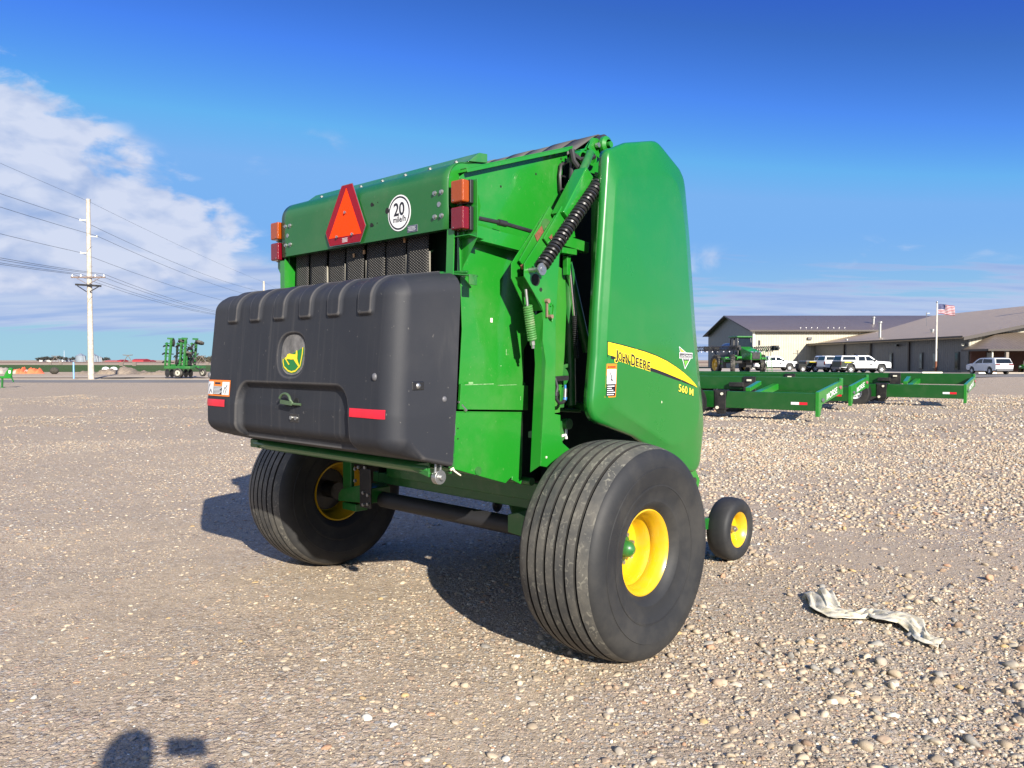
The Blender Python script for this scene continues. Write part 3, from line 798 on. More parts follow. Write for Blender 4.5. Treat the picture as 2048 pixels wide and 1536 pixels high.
def jd(mb, off, out, m, mbb=None):
    # baseline runs parallel with the lower edge of the stripe
    U_, Z_ = .150, 1.453; dx, dz = .322, -.062; Ln = math.hypot(dx, dz); ex, ez = dx / Ln, dz / Ln
    def fn(x, y): return SD(U_ + ex * x, Z_ + ez * x + y, off)
    big = .050; small = .045
    for txt, x, w, h, drop in (('J', -.004, .020, .062, -.012), ('OHN', .022, .092, small, 0), ('D', .138, .036, .056, -.002), ('EERE', .182, .140, small, 0)):
        text_on(mb, txt, lambda a, b, x=x, drop=drop: fn(x + a, b + drop), m, w, h, offset=out, space=1.06)
q = MB(); jd(q, .0045, .075, 0); q.build('lettering_halo', M['d_yellow2'], sh)
q = MB(); jd(q, .0062, .022, 0); q.build('maker_lettering', M['d_black'], sh)
# model number
def mod(mb, off, dx, dz, out):
    U_, Z_ = .777, 1.268; ex, ez = .982, -.19
    text_on(mb, '560 M', lambda x, y: SD(U_ + ex * x + dx, Z_ + ez * x + y + dz, off), 0, .176, .042, offset=out)
q = MB(); mod(q, .0025, .002, -.003, .03); q.build('model_number_shadow', M['d_black'], sh)
q = MB(); mod(q, .0038, 0, 0, .006); q.build('model_number', M['d_yellow2'], sh)
# warning label
q = MB()
def rs(u0, u1, z0, z1, off, m): q.grid(lambda a, b: SD(u0 + (u1 - u0) * a - .006 * (1.43 - (z0 + (z1 - z0) * b)) / .17, z0 + (z1 - z0) * b, off), 3, 3, m)
rs(.077, .163, 1.256, 1.430, .0025, 0); rs(.083, .157, 1.345, 1.402, .0035, 1); rs(.083, .157, 1.262, 1.342, .0035, 2); rs(.083, .157, 1.325, 1.402, .0040, 1)
for k, w in enumerate((.055, .066, .05, .036, .06)): rs(.087, .087 + w, 1.268 + .011 * k, 1.272 + .011 * k, .0046, 1)
rs(.09, .10, 1.410, 1.418, .0046, 2); rs(.104, .15, 1.411, 1.417, .0046, 3)
rs(.112, .120, 1.345, 1.372, .0050, 2); rs(.108, .116, 1.372, 1.388, .0050, 2); rs(.118, .130, 1.34, 1.35, .0050, 2)
q.build('warning_label', [M['d_orange'], M['d_white'], M['d_black'], M['smv_red']], sh)
# dealer badge: bar, two triangles
q = MB()
def pol(pts, off, m): q.add([SD(u, z, off) for u, z in pts], [tuple(range(len(pts)))], m, False)
pol([(.776, 1.530), (.866, 1.493), (.79, 1.493)], .0025, 0); pol([(.782, 1.523), (.850, 1.496), (.794, 1.496)], .0032, 1); pol([(.790, 1.516), (.835, 1.498), (.798, 1.498)], .0039, 2)
pol([(.776, 1.494), (.940, 1.492), (.940, 1.460), (.776, 1.460)], .0046, 0); pol([(.780, 1.490), (.936, 1.488), (.936, 1.464), (.780, 1.464)], .0053, 1)
pol([(.812, 1.462), (.922, 1.460), (.848, 1.396)], .0025, 0); pol([(.820, 1.460), (.912, 1.459), (.848, 1.404)], .0032, 1); pol([(.834, 1.447), (.888, 1.446), (.849, 1.412)], .0039, 3)
text_on(q, 'LANDMARK', lambda x, y: SD(.783 + x, 1.4675 + y, .0060), 0, .148, .015, offset=-.004)
text_on(q, 'IMPLEMENT', lambda x, y: SD(.826 + x, 1.4515 + y, .0046), 0, .078, .006, offset=-.004)
q.build('dealer_badge', [M['d_white'], M['d_black'], M['d_yellow2'], M['d_lime']], sh)
q = MB(); q.box(SD(.60, 1.215, .001), (.006, .002, .018)); q.build('paint_chip', M['cream'], sh)
q = MB(); q.box(L(1.115, VB - .022, 1.17), (.012, .004, .12)); q.build('shield_handle_slot', M['black'], sh, bevel=.002)
# shield frame behind
for a_, b_ in ((L(.26, .95, 2.45), L(.26, .95, 1.30)), (L(.30, .72, 1.2), L(.30, 1.09, 1.15)), (L(.9, .72, .9), L(.9, 1.08, .88))):
    q = MB(); q.bar(a_, b_, .04, .04); q.build('shield_frame_bar', M['frame_green'], baler, bevel=.003)

# ---- gate post with its gusset plates on both sides of the bale chamber
for s in (1, -1):
    q = MB()
    pl = [(-.382, 1.918), (-.150, 2.182), (-.095, 2.205), (-.055, 2.190), (-.050, 2.13), (-.115, 1.985), (-.145, 1.643), (-.142, 1.516), (-.150, 1.175), (-.105, 1.167), (-.105, 1.06), (-.085, 1.02), (-.03, .985), (.10, .960), (.10, .90), (-.173, .90), (-.262, .919), (-.221, 1.440), (-.246, 1.55), (-.240, 1.69), (-.256, 1.721), (-.382, 1.855)]
    q.prism([L(u, 1.0 * s, z) for u, z in pl], V3(L(0, -.008 * s, 0)))
    q.build('gate_gusset_plate', G, baler, bevel=.002)
    q = MB()   # folded left face of the post
    q.prism([L(-.246, .995 * s, 1.69), L(-.246, .93 * s, 1.67), L(-.225, .93 * s, 1.43), L(-.262, .93 * s, .88), L(-.262, .995 * s, .92), L(-.221, .995 * s, 1.44)], V3((.005, 0, 0)))
    q.build('gate_post', G, baler, bevel=.001)
    q = MB()   # inner gusset plate, slopes down to the post
    pl2 = [(-.382, 1.925), (-.14, 2.20), (-.05, 2.18), (-.16, 1.95), (-.20, 1.65), (-.246, 1.66), (-.382, 1.850)]
    q.prism([L(u - .012, .925 * s, z) for u, z in pl2], V3(L(0, -.006 * s, 0)))
    q.prism([L(-.37, .925 * s, 1.86), L(-.25, .925 * s, 1.70), L(-.25, .998 * s, 1.70), L(-.37, .998 * s, 1.86)], V3((.003, 0, -.004)))
    q.build('inner_gusset', G, baler, bevel=.0015)
    q = MB()   # second narrow sheet beyond the post
    q.prism([L(-.11, .93 * s, 1.95), L(-.01, .905 * s, 1.945), L(.052, .90 * s, 1.93), L(.066, .90 * s, 1.737), L(.049, .90 * s, 1.474), L(.010, .90 * s, 1.17), L(-.15, .93 * s, 1.17)], V3(L(0, -.005 * s, 0)))
    q.build('frame_side_sheet', paint('light_green_paint' if s > 0 else 'light_green_paint_far', (.03, .22, .02), .38, .5, .15), baler, bevel=.001)
q = MB(); q.box(L(-.09, 1.0045, 1.0 + .06), (.018, .002, .012)); q.box(L(-.22, 1.003, .96), (.01, .002, .01)); q.box(L(-.40, .7925, 1.65), (.015, .0015, .022)); q.build('paint_chip', M['cream'], baler)
# bolts, holes and washers of the linkage
for (p, r_, h_) in ((L(-.09, 1.003, 2.135), .018, .016), (L(-.20, 1.003, 2.02), .018, .022), (L(-.195, 1.012, 2.038), .011, .03)):
    q = MB(); q.cyl(p, V3(p) + V3(L(0, h_, 0)), r_, n=14); q.cyl(V3(p) + V3(L(0, h_, 0)), V3(p) + V3(L(0, h_ + .008, 0)), r_ * .6, n=6); q.build('bolt', M['steel'], baler)
for u, z, r_ in ((-.300, 1.845, .030), (-.262, 1.80, .010), (-.195, 1.975, .02)):
    q = MB(); q.cyl(L(u, 1.0008, z), L(u, 1.002, z), r_, n=24); q.build('plate_hole', M['black'], baler)
q = MB(); q.tube([L(-.20, 1.003, 1.70), L(-.195, 1.003, 1.67), L(-.18, 1.003, 1.645), L(-.17, 1.003, 1.67), L(-.165, 1.003, 1.72), L(-.175, 1.003, 1.735), L(-.19, 1.003, 1.72)], .004); q.build('lock_slot_rim', G, baler)
q = MB(); q.cyl(L(-.222, 1.0, 1.745), L(-.222, 1.02, 1.745), .012); q.bar(L(-.225, 1.01, 1.74), L(-.225, 1.01, 1.665), .008); q.cyl(L(-.20, 1.0, 1.668), L(-.20, 1.025, 1.668), .010)
q.build('lock_pin', plain('dusty_pin', (.22, .15, .10), .7), baler)
# hydraulic lift: sleeve box, lower link, cylinder
def lift(s):
    q = MB()
    q.bar(L(.085, 1.0 * s, 2.435), L(-.105, 1.0 * s, 2.175), .085, .075)
    q.build('lift_sleeve', G, baler, bevel=.006)
    q = MB()
    q.cyl(L(.23, .93 * s, 2.58), L(.06, .985 * s, 2.40), .022, n=20); q.build('lift_cylinder', M['frame_green'], baler)
    q = MB(); q.bar(L(-.11, .945 * s, 2.22), L(-.34, .945 * s, 1.92), .010, .06); q.bar(L(-.09, 1.012 * s, 2.21), L(-.23, 1.012 * s, 2.03), .010, .07)
    q.build('lift_link', G, baler, bevel=.002)
    q = MB(); q.cyl(L(-.165, .93 * s, 2.135), L(-.165, .955 * s, 2.135), .035, n=20); q.build('link_boss', M['frame_green'], baler)
    q = MB(); q.coil(L(-.325, 1.06 * s, 1.905), L(.135, 1.06 * s, 2.385), .028, .0095, 28)
    sp = q.build('lift_spring', M['spring_black'], baler)
    q = MB(); q.cyl(L(-.345, .99 * s, 1.888), L(-.345, 1.085 * s, 1.888), .012, n=12); q.build('spring_pin', M['steel'], sp)
    q = MB(); q.cyl(L(-.345, 1.075 * s, 1.888), L(-.345, 1.083 * s, 1.888), .030, n=24); q.build('spring_washer', M['steel'], sp)
    q = MB(); q.tube([L(.13, 1.06 * s, 2.38), L(.155, 1.06 * s, 2.41), L(.18, 1.05 * s, 2.425)], .008); q.bar(L(.18, 1.05 * s, 2.43), L(.26, .95 * s, 2.47), .02); q.build('spring_hook', M['steel'], sp)
    q = MB(); q.coil(L(-.318, .962 * s, 1.72), L(-.282, .962 * s, 1.55), .020, .006, 15)
    g2 = q.build('tension_spring', paint('spring_green' if s > 0 else 'spring_green_far', (.05, .20, .04), .5, .2, .5, dscale=12), baler)
    q = MB(); q.cyl(L(-.283, .962 * s, 1.55), L(-.278, .962 * s, 1.525), .014, n=6); q.cyl(L(-.278, .962 * s, 1.527), L(-.275, .962 * s, 1.508), .009, n=10); q.cyl(L(-.33, .962 * s, 1.80), L(-.318, .962 * s, 1.71), .008); q.build('spring_nut', M['steel'], g2)
lift(1); lift(-1)
q = MB(); q.prism([L(-.255, .952, 2.075), L(-.20, .952, 2.13), L(-.185, .952, 2.10), L(-.235, .952, 2.045)], V3(L(0, .002, 0))); q.prism([L(-.225, 1.0195, 2.06), L(-.20, 1.0195, 2.08), L(-.195, 1.0195, 2.045)], V3(L(0, .002, 0))); q.cyl(L(-.365, .97, 1.915), L(-.355, .97, 1.90), .012)
q.build('primer_patch', M['rust'], baler)
# channel between lamps and lift, with its rubber hose on top
q = MB(); q.prism([L(-.62, .825, 2.112), L(-.16, .86, 2.070), L(-.16, .86, 1.995), L(-.62, .825, 2.035)], V3(L(0, -.03, 0))); q.bar(L(-.62, .835, 2.035), L(-.16, .87, 1.995), .03, .004); q.build('cross_channel', G, baler, bevel=.003)
q = MB(); q.tube([L(-.58, .845, 2.135), L(-.40, .862, 2.128), L(-.38, .864, 2.127), L(-.20, .885, 2.108), L(-.15, .89, 2.10)], .011); q.cyl(L(-.42, .86, 2.129), L(-.37, .865, 2.126), .016); q.build('cable_conduit', M['hose'], baler)
q = MB(); q.cyl(L(-.61, .8415, 2.075), L(-.61, .846, 2.075), .008, n=8); q.build('bolt', M['rust'], baler)
# stub bracket to the right of the lift
q = MB(); q.bar(L(-.10, .95, 2.075), L(.165, .95, 2.055), .05, .055); q.bar(L(-.02, .93, 2.10), L(.08, .93, 2.125), .03, .04); q.box(L(.0, .95, 2.02), (.12, .05, .03)); q.bar(L(.03, .93, 2.0), L(.03, .93, 1.90), .03); q.build('stub_bracket', G, baler, bevel=.002)
# things deep between the gate and the shield
q = MB(); q.tube([L(.045, .93, 2.0), L(.05, .93, 1.96)], .006); q.cyl(L(.05, .93, 1.96), L(.095, .93, 1.69), .012); q.build('gas_strut', M['chrome'], baler)
q = MB()
pts = [V3(L(.095, .93, 1.69)), V3(L(.115, .93, 1.46))]
N = 44
q.tube([pts[0].lerp(pts[1], k / N) for k in range(N + 1)], [.016 if k % 2 else .010 for k in range(N + 1)], 10); q.build('rubber_bellows', M['hose'], baler)
q = MB(); q.cyl(L(.12, .86, 1.98), L(.30, .86, 1.50), .028, n=14); q.cyl(L(.16, .84, 1.95), L(.18, .84, 1.2), .03, n=14); q.build('brace_tube', M['frame_green'], baler)
q = MB(); q.box(L(.05, .84, 1.27), (.10, .04, .16)); q.cyl(L(.05, .86, 1.36), L(.05, .89, 1.36), .05, n=20); q.bar(L(.02, .86, 1.40), L(.12, .86, 1.42), .02); q.prism([L(.04, .84, 1.10), L(.10, .84, 1.12), L(.12, .84, 1.02), L(.06, .84, .98)], V3(L(0, .01, 0)))
q.bar(L(.05, .80, 1.18), L(.30, .80, 1.16), .04, .02); q.cyl(L(.12, .80, 1.10), L(.12, .88, 1.10), .03)
q.build('inner_mechanism', M['frame_green'], baler, bevel=.003)
q = MB(); q.box(L(.115, .86, 1.045), (.010, .01, .055)); q.box(L(.10, .86, 1.04), (.02, .01, .01)); q.build('inner_label', M['d_white'], baler)
q = MB(); q.box(L(.22, .80, 1.86), (.012, .01, .07)); q.box(L(.23, .80, 1.77), (.010, .01, .03)); q.build('grease_bank', M['steel'], baler)
q = MB(); q.bar(L(-.13, .94, 1.35), L(.03, .93, 1.355), .03, .025); q.tube([L(-.085, .945, 1.355), L(-.09, .965, 1.31), L(-.105, .97, 1.28), L(-.105, .97, 1.25), L(-.08, .97, 1.225), L(-.05, .97, 1.228), L(-.035, .97, 1.24)], .009); q.cyl(L(-.107, .97, 1.285), L(-.107, .97, 1.265), .014)
q.build('coupling_hose', M['hose'], baler)
q = MB(); q.cyl(L(-.035, .97, 1.24), L(-.03, .97, 1.255), .011); q.cyl(L(-.03, .97, 1.30), L(-.03, .97, 1.32), .006); q.build('blue_coupler', plain('blue_plastic', (.03, .16, .42), .4), baler)
q = MB(); q.cyl(L(-.033, .97, 1.255), L(-.03, .97, 1.30), .010); q.build('coupler_body', M['steel'], baler)
# bracket cluster at the top of the frame
q = MB()
q.prism([L(.20, .83, 2.60), L(.36, .83, 2.66), L(.44, .83, 2.66), L(.44, .83, 2.50), L(.36, .83, 2.38), L(.24, .83, 2.36), L(.24, .83, 2.50)], V3(L(0, -.006, 0)))
q.prism([L(.25, .90, 2.62), L(.29, .90, 2.685), L(.345, .90, 2.69), L(.40, .90, 2.62), L(.36, .90, 2.58)], V3(L(0, -.006, 0)))
q.prism([L(.42, .98, 2.62), L(.46, .98, 2.62), L(.46, .98, 2.36), L(.40, .98, 2.40)], V3(L(0, -.006, 0)))
q.bar(L(.20, .86, 2.60), L(.40, .86, 2.66), .06, .008)
q.build('top_bracket', M['green'], baler, bevel=.002)
q = MB()
for u, z, r_ in ((.20, 2.555, .040), (.275, 2.57, .045)):
    q.lathe([(-.04, r_ - .012), (.03, r_ - .012), (.03, r_), (-.04, r_)], L(u, .88, z), L(0, 1, 0), 28, closed=True)
q.build('bearing_tube', G, baler)
q = MB(); q.cyl(L(.20, .86, 2.555), L(.20, .861, 2.555), .030); q.cyl(L(.275, .86, 2.57), L(.275, .861, 2.57), .034); q.build('bearing_bore', M['black'], baler)
q = MB()
q.tube([L(.27, .93, 2.57), L(.22, .925, 2.55), L(.17, .91, 2.54), L(.135, .88, 2.57)], .013); q.tube([L(.13, .88, 2.59), L(.135, .89, 2.53), L(.20, .91, 2.46), L(.26, .92, 2.40), L(.30, .92, 2.38)], .016)
q.tube([L(.165, .86, 2.60), L(.155, .86, 2.50), L(.15, .86, 2.38), L(.14, .86, 2.28), L(.12, .86, 2.15)], .013); q.tube([L(.19, .85, 2.58), L(.18, .86, 2.46), L(.20, .87, 2.37), L(.18, .87, 2.25)], .011)
q.build('hydraulic_hose', M['hose'], baler)
q = MB()
q.tube([L(.17, .81, 2.54), L(.125, .81, 2.52), L(.115, .81, 2.46), L(.12, .81, 2.38), L(.15, .81, 2.335), L(.17, .81, 2.33)], .010, 6); q.bar(L(.12, .81, 2.46), L(.17, .81, 2.46), .008); q.bar(L(.12, .81, 2.39), L(.17, .81, 2.39), .008)
q.build('hose_guide', M['black_paint'], baler)
for p, r_ in ((L(.32, .905, 2.645), .014), (L(.42, .96, 2.60), .012), (L(.43, .985, 2.58), .010), (L(.43, .985, 2.50), .010)):
    q = MB(); q.cyl(p, V3(p) + V3(L(0, .02, 0)), r_, n=8); q.build('bolt', M['steel'], baler)
for (v, z) in ((.91, 2.655),):
    q = MB(); q.lathe([(-.012, .03), (.0, .05), (.012, .052), (.024, .05), (.036, .03)], L(.385, v, z), L(0, 1, 0), 24); q.cyl(L(.385, v, z), L(.385, v + .05, z), .018); q.build('roller_end', G, baler)
q = MB(); q.prism([L(.26, .87, 2.62), L(.325, .87, 2.695), L(.36, .87, 2.70), L(.47, .87, 2.66), L(.50, .87, 2.50), L(.30, .87, 2.50)], V3(L(0, -.008, 0))); q.build('roller_arm_plate', G, baler, bevel=.002)
# belts climbing over the top roller
q = MB()
bp = [(-.12, 2.40), (.10, 2.495), (.30, 2.60), (.50, 2.715), (.68, 2.828), (.72, 2.846), (.76, 2.846), (.79, 2.82), (.80, 2.78)]
for i in range(7):
    a = -.62 + i * .178
    def bf(s, t, a=a):
        p = lerp_poly(bp, t); return L(p[0], a + .172 * s, p[1] + .004 * (i % 2))
    q.grid(bf, 2, 28)
q.build('top_belts', M['belt_flat'], baler, solid=.007)
q = MB(); q.cyl(L(.735, -.64, 2.785), L(.735, .66, 2.785), .058, n=24); q.build('top_roller', M['black_paint'], baler)
q = MB(); q.cyl(L(.62, .66, 2.735), L(.62, .69, 2.735), .035, n=20); q.build('roller_cap', M['rust'], baler)
for s in (1, -1):
    q = MB(); q.prism([L(-.40, .645 * s, 2.38), L(.10, .645 * s, 2.46), L(.70, .645 * s, 2.76), L(.80, .645 * s, 2.70), L(.80, .645 * s, 2.40), L(-.38, .645 * s, 2.30)], V3(L(0, -.006 * s, 0))); q.build('belt_side_plate', M['frame_green'], baler)
# front frame, pickup and drawbar
for s in (1, -1):
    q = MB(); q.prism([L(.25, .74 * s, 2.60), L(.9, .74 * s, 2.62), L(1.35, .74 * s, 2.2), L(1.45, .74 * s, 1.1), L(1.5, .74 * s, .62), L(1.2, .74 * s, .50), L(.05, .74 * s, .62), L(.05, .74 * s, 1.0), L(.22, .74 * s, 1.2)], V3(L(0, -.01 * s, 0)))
    q.build('frame_side_plate', plain('deep_shade_green', (.003, .014, .006), .85, 0, .2, spec=.15), baler, bevel=.003)  # shade of the gap behind the shield put into the plate colour
q = MB(); q.prism([L(1.14, 1.0, .78), L(1.27, 1.0, .78), L(1.28, 1.0, .73), L(1.33, 1.0, .667), L(1.30, 1.0, .60), L(1.255, 1.0, .545), L(1.285, 1.0, .41), L(1.22, 1.0, .41), L(1.18, 1.0, .60)], V3(L(0, -.02, 0))); q.bar(L(1.02, 1.04, .80), L(1.02, 1.04, .66), .03, .02); q.bar(L(1.10, 1.06, .82), L(1.02, 1.04, .70), .03, .01)
q.build('pickup_side_bracket', G, baler, bevel=.003)
q = MB(); q.cyl(L(1.23, 1.0, .675), L(1.23, 1.02, .675), .022, n=10); q.build('bracket_roller', M['black_paint'], baler)
q = MB()
q.cyl(L(1.72, -.58, .34), L(1.72, .58, .34), .17, n=24); q.build('pickup_drum', M['black_paint'], baler)
q = MB()
for i in range(17):
    v = -.56 + i * .07
    q.lathe([(-.004, .175), (-.004, .20), (.004, .20), (.004, .175)], L(1.72, v, .34), L(0, 1, 0), 24, closed=True)
q.build('pickup_bands', M['frame_green'], baler)
for s in (1, -1):
    q = MB(); q.prism([L(1.10, .62 * s, .60), L(1.5, .62 * s, .60), L(1.88, .62 * s, .38), L(1.8, .62 * s, .16), L(1.3, .62 * s, .14)], V3(L(0, -.02 * s, 0))); q.bar(L(1.20, .86 * s, .35), L(1.98, .78 * s, .26), .05, .08); q.bar(L(1.22, .60 * s, .40), L(1.22, .90 * s, .36), .06, .06); q.build('pickup_end_plate', M['frame_green'], baler, bevel=.004)
    q = MB(); q.ball(L(1.42, .93 * s, .25), .07, sc_=(.8, .4, 1)); q.build('skid_shoe', M['black_paint'], baler)
def gauge(s):
    w = empty('gauge_wheel', '', ''); w.parent = baler; w.location = L(1.975, .885 * s, .228); w.scale = (.955, .955, .955)
    for k in ('label', 'category'): del w[k]
    ax = L(0, s, 0); q = MB()
    q.lathe([(-.055, .13), (-.075, .135), (-.085, .16), (-.088, .185), (-.080, .215), (-.060, .230), (-.02, .237), (.02, .237), (.060, .230), (.080, .215), (.088, .185), (.085, .16), (.075, .135), (.055, .13)], (0, 0, 0), ax, 72)
    q.build('tyre', M['rubber'], w, ang=60)
    q = MB(); q.lathe([(-.05, .12), (-.065, .132), (-.07, .13), (-.06, .11), (-.02, .105), (.0, .10), (.0, .02), (.006, .02), (.006, .09), (.03, .10), (.055, .112), (.066, .128), (.072, .134), (.062, .135)], (0, 0, 0), ax, 64); q.build('rim', M['yellow'], w)
    q = MB(); q.cyl((0, 0, 0), V3(ax) * .045, .026, .022, n=20); q.cyl(V3(ax) * .045, V3(ax) * .058, .012, n=6); q.build('axle_nut', M['steel'], w)
    q = MB(); q.cyl(V3(ax) * -.02, V3(ax) * -.13, .02); q.build('axle_stub', M['frame_green'], w)
gauge(1); gauge(-1)
q = MB(); q.prism([L(1.4, -.10, .50), L(2.45, -.06, .48), L(2.45, .06, .48), L(1.4, .10, .50)], V3((0, 0, .13))); q.prism([L(1.2, -.6, .50), L(2.2, -.08, .50), L(2.2, .08, .50), L(1.2, .6, .50)], V3((0, 0, .1))); q.box(L(2.5, 0, .52), (.2, .12, .05))
q.build('drawbar', M['frame_green'], baler, bevel=.008)
q = MB(); q.bar(L(2.1, -.14, .50), L(2.1, -.14, .02), .06, .06); q.box(L(2.1, -.14, .012), (.18, .18, .024)); q.cyl(L(2.1, -.14, .5), L(2.1, -.14, .66), .02); q.build('drawbar_jack', M['black_paint'], baler, bevel=.003)
q = MB(); q.cyl(L(1.45, 0, .72), L(2.3, 0, .66), .035, n=16); q.cyl(L(1.45, 0, .72), L(1.7, 0, .71), .09, n=20); q.build('drive_shaft', M['black_paint'], baler)

# ================================================================== CAMERA, PHOTOGRAPHER, LIGHT, SKY
cam = bpy.data.cameras.new('camera'); cam.sensor_width = 36; cam.lens = 36 * 1538 / 2048; cam.clip_start = .01; cam.clip_end = 8000
co_ = bpy.data.objects.new('camera', cam); COL.objects.link(co_); co_.location = (0, 0, 1.45)
co_.rotation_euler = (PI / 2 - math.atan(48 / 1538), 0, 0); sc.camera = co_
EL, AZ = math.radians(25.1), math.radians(23.2)
to_sun = V3((math.sin(AZ) * math.cos(EL), -math.cos(AZ) * math.cos(EL), math.sin(EL)))
su = bpy.data.lights.new('sun', 'SUN'); su.energy = 4.8; su.angle = math.radians(.53); su.color = (1, .93, .82)
so = bpy.data.objects.new('sun', su); COL.objects.link(so); so.rotation_euler = to_sun.to_track_quat('Z', 'Y').to_euler(); so.location = (5, -12, 8)
w = bpy.data.worlds.new('World'); sc.world = w; w.use_nodes = True; nt = w.node_tree
bg = nt.nodes['Background']; bg.inputs['Strength'].default_value = .10
sky = node(nt, 'ShaderNodeTexSky'); sky.sky_type = 'NISHITA'; sky.sun_disc = False; sky.sun_elevation = EL
sky.sun_rotation = math.atan2(to_sun.x, to_sun.y); sky.air_density = 1.0; sky.dust_density = .2; sky.ozone_density = 2.2; sky.altitude = 900
hs = node(nt, 'ShaderNodeHueSaturation'); hs.inputs['Saturation'].default_value = 1.0; hs.inputs['Value'].default_value = 1.0
nm_ = node(nt, 'ShaderNodeVectorMath'); nm_.operation = 'SCALE'; nm_.inputs[3].default_value = 1 / 4.1; nt.links.new(sky.outputs[0], nm_.inputs[0])
gm = node(nt, 'ShaderNodeGamma'); gm.inputs[1].default_value = 2.3; nt.links.new(nm_.outputs[0], gm.inputs[0])
nm2 = node(nt, 'ShaderNodeVectorMath'); nm2.operation = 'SCALE'; nm2.inputs[3].default_value = 2.95; nt.links.new(gm.outputs[0], nm2.inputs[0])
nt.links.new(nm2.outputs[0], hs.inputs['Color'])
tc = node(nt, 'ShaderNodeTexCoord'); sp = node(nt, 'ShaderNodeSeparateXYZ'); nt.links.new(tc.outputs['Generated'], sp.inputs[0])
X, Y, Z = sp.outputs
hyp = mathn(nt, 'SQRT', mathn(nt, 'ADD', mathn(nt, 'MULTIPLY', X, X), mathn(nt, 'MULTIPLY', Y, Y)))
hyp = mathn(nt, 'MAXIMUM', hyp, .001)
az = mathn(nt, 'ARCTAN2', X, Y)                 # azimuth, 0 straight ahead of the viewer, + to the right
el = mathn(nt, 'ARCTAN2', Z, hyp)
# one flat cloud deck, so shapes flatten towards the horizon
den = mathn(nt, 'ADD', mathn(nt, 'MAXIMUM', Z, 0), .09)
cx_ = mathn(nt, 'DIVIDE', X, den); cy_ = mathn(nt, 'DIVIDE', Y, den)
cv = node(nt, 'ShaderNodeCombineXYZ'); nt.links.new(cx_, cv.inputs[0]); nt.links.new(cy_, cv.inputs[1])
def cl(scale, det, rough, dist=0., off=(0, 0, 0), sc3=(1, 1, 1)):
    mp = node(nt, 'ShaderNodeMapping'); mp.inputs['Location'].default_value = off; mp.inputs['Scale'].default_value = sc3
    nt.links.new(cv.outputs[0], mp.inputs['Vector']); n = noise(nt, scale, det, rough, mp.outputs[0]); n.inputs['Distortion'].default_value = dist; return n.outputs[0]
dv_ = node(nt, 'ShaderNodeMapping'); dv_.inputs['Scale'].default_value = (1, 1, 2.1); nt.links.new(tc.outputs['Generated'], dv_.inputs['Vector'])
def puff(scale, det, rough, dist, off):
    mp = node(nt, 'ShaderNodeMapping'); mp.inputs['Location'].default_value = off; nt.links.new(dv_.outputs[0], mp.inputs['Vector'])
    n = noise(nt, scale, det, rough, mp.outputs[0]); n.inputs['Distortion'].default_value = dist; return n.outputs[0]
mid = puff(8.5, 7, .52, .5, (.3, .1, .7)); fine = puff(24, 6, .58, .4, (1.7, 2.2, 0)); lump = puff(17, 4, .5, .3, (.33, .1, .76)); strk = cl(1.6, 6, .55, .1, (2.2, 5.5, 0), (.55, 1.5, 1))
# cumulus sheet on the left: below a line falling from 21 degrees at azimuth -34 to 11 degrees at -19
edge = mathn(nt, 'SUBTRACT', mathn(nt, 'SUBTRACT', .315, mathn(nt, 'MULTIPLY', mathn(nt, 'ADD', az, .588), .62)), el)
azr = mathn(nt, 'SUBTRACT', -.285, az)
A = mathn(nt, 'MULTIPLY', sstep(nt, edge, -.06, .12), sstep(nt, azr, -.06, .10))
A = mathn(nt, 'MULTIPLY', A, sstep(nt, el, .05, .13))
nA = mathn(nt, 'ADD', mathn(nt, 'MULTIPLY', mid, .75), mathn(nt, 'MULTIPLY', fine, .25))
mA = mathn(nt, 'MULTIPLY', sstep(nt, mathn(nt, 'ADD', nA, mathn(nt, 'MULTIPLY', A, .30)), .560, .675), sstep(nt, A, .02, .22))
# low band of stratus all round, above a clear strip at the horizon
lo = mathn(nt, 'SUBTRACT', el, mathn(nt, 'MULTIPLY', mathn(nt, 'SUBTRACT', strk, .5), .04))
B = mathn(nt, 'MULTIPLY', sstep(nt, lo, .030, .040), mathn(nt, 'SUBTRACT', 1, sstep(nt, mathn(nt, 'ADD', el, mathn(nt, 'MULTIPLY', mathn(nt, 'SUBTRACT', mid, .5), .14)), .098, .142)))
right = sstep(nt, az, .12, .22)
B2 = mathn(nt, 'SUBTRACT', 1, sstep(nt, mathn(nt, 'ADD', el, mathn(nt, 'MULTIPLY', mathn(nt, 'SUBTRACT', strk, .5), .22)), .070, .105))
B = mathn(nt, 'MAXIMUM', mathn(nt, 'MULTIPLY', B, mathn(nt, 'SUBTRACT', 1, right)), mathn(nt, 'MULTIPLY', B2, right))
B = mathn(nt, 'MULTIPLY', B, sstep(nt, strk, .16, .36))
# thin wisps
wz = mathn(nt, 'MULTIPLY', sstep(nt, el, .215, .245), mathn(nt, 'SUBTRACT', 1, sstep(nt, el, .262, .290)))
wa = mathn(nt, 'MULTIPLY', sstep(nt, az, -.34, -.30), mathn(nt, 'SUBTRACT', 1, sstep(nt, az, -.24, -.19)))
C_ = mathn(nt, 'MULTIPLY', mathn(nt, 'MULTIPLY', wz, wa), sstep(nt, nA, .50, .66))
C_ = mathn(nt, 'MULTIPLY', C_, .6)
wz = mathn(nt, 'MULTIPLY', sstep(nt, el, .105, .118), mathn(nt, 'SUBTRACT', 1, sstep(nt, el, .125, .15)))
D_ = mathn(nt, 'MULTIPLY', mathn(nt, 'MULTIPLY', wz, right), sstep(nt, mid, .52, .68)); D_ = mathn(nt, 'MULTIPLY', D_, .6)
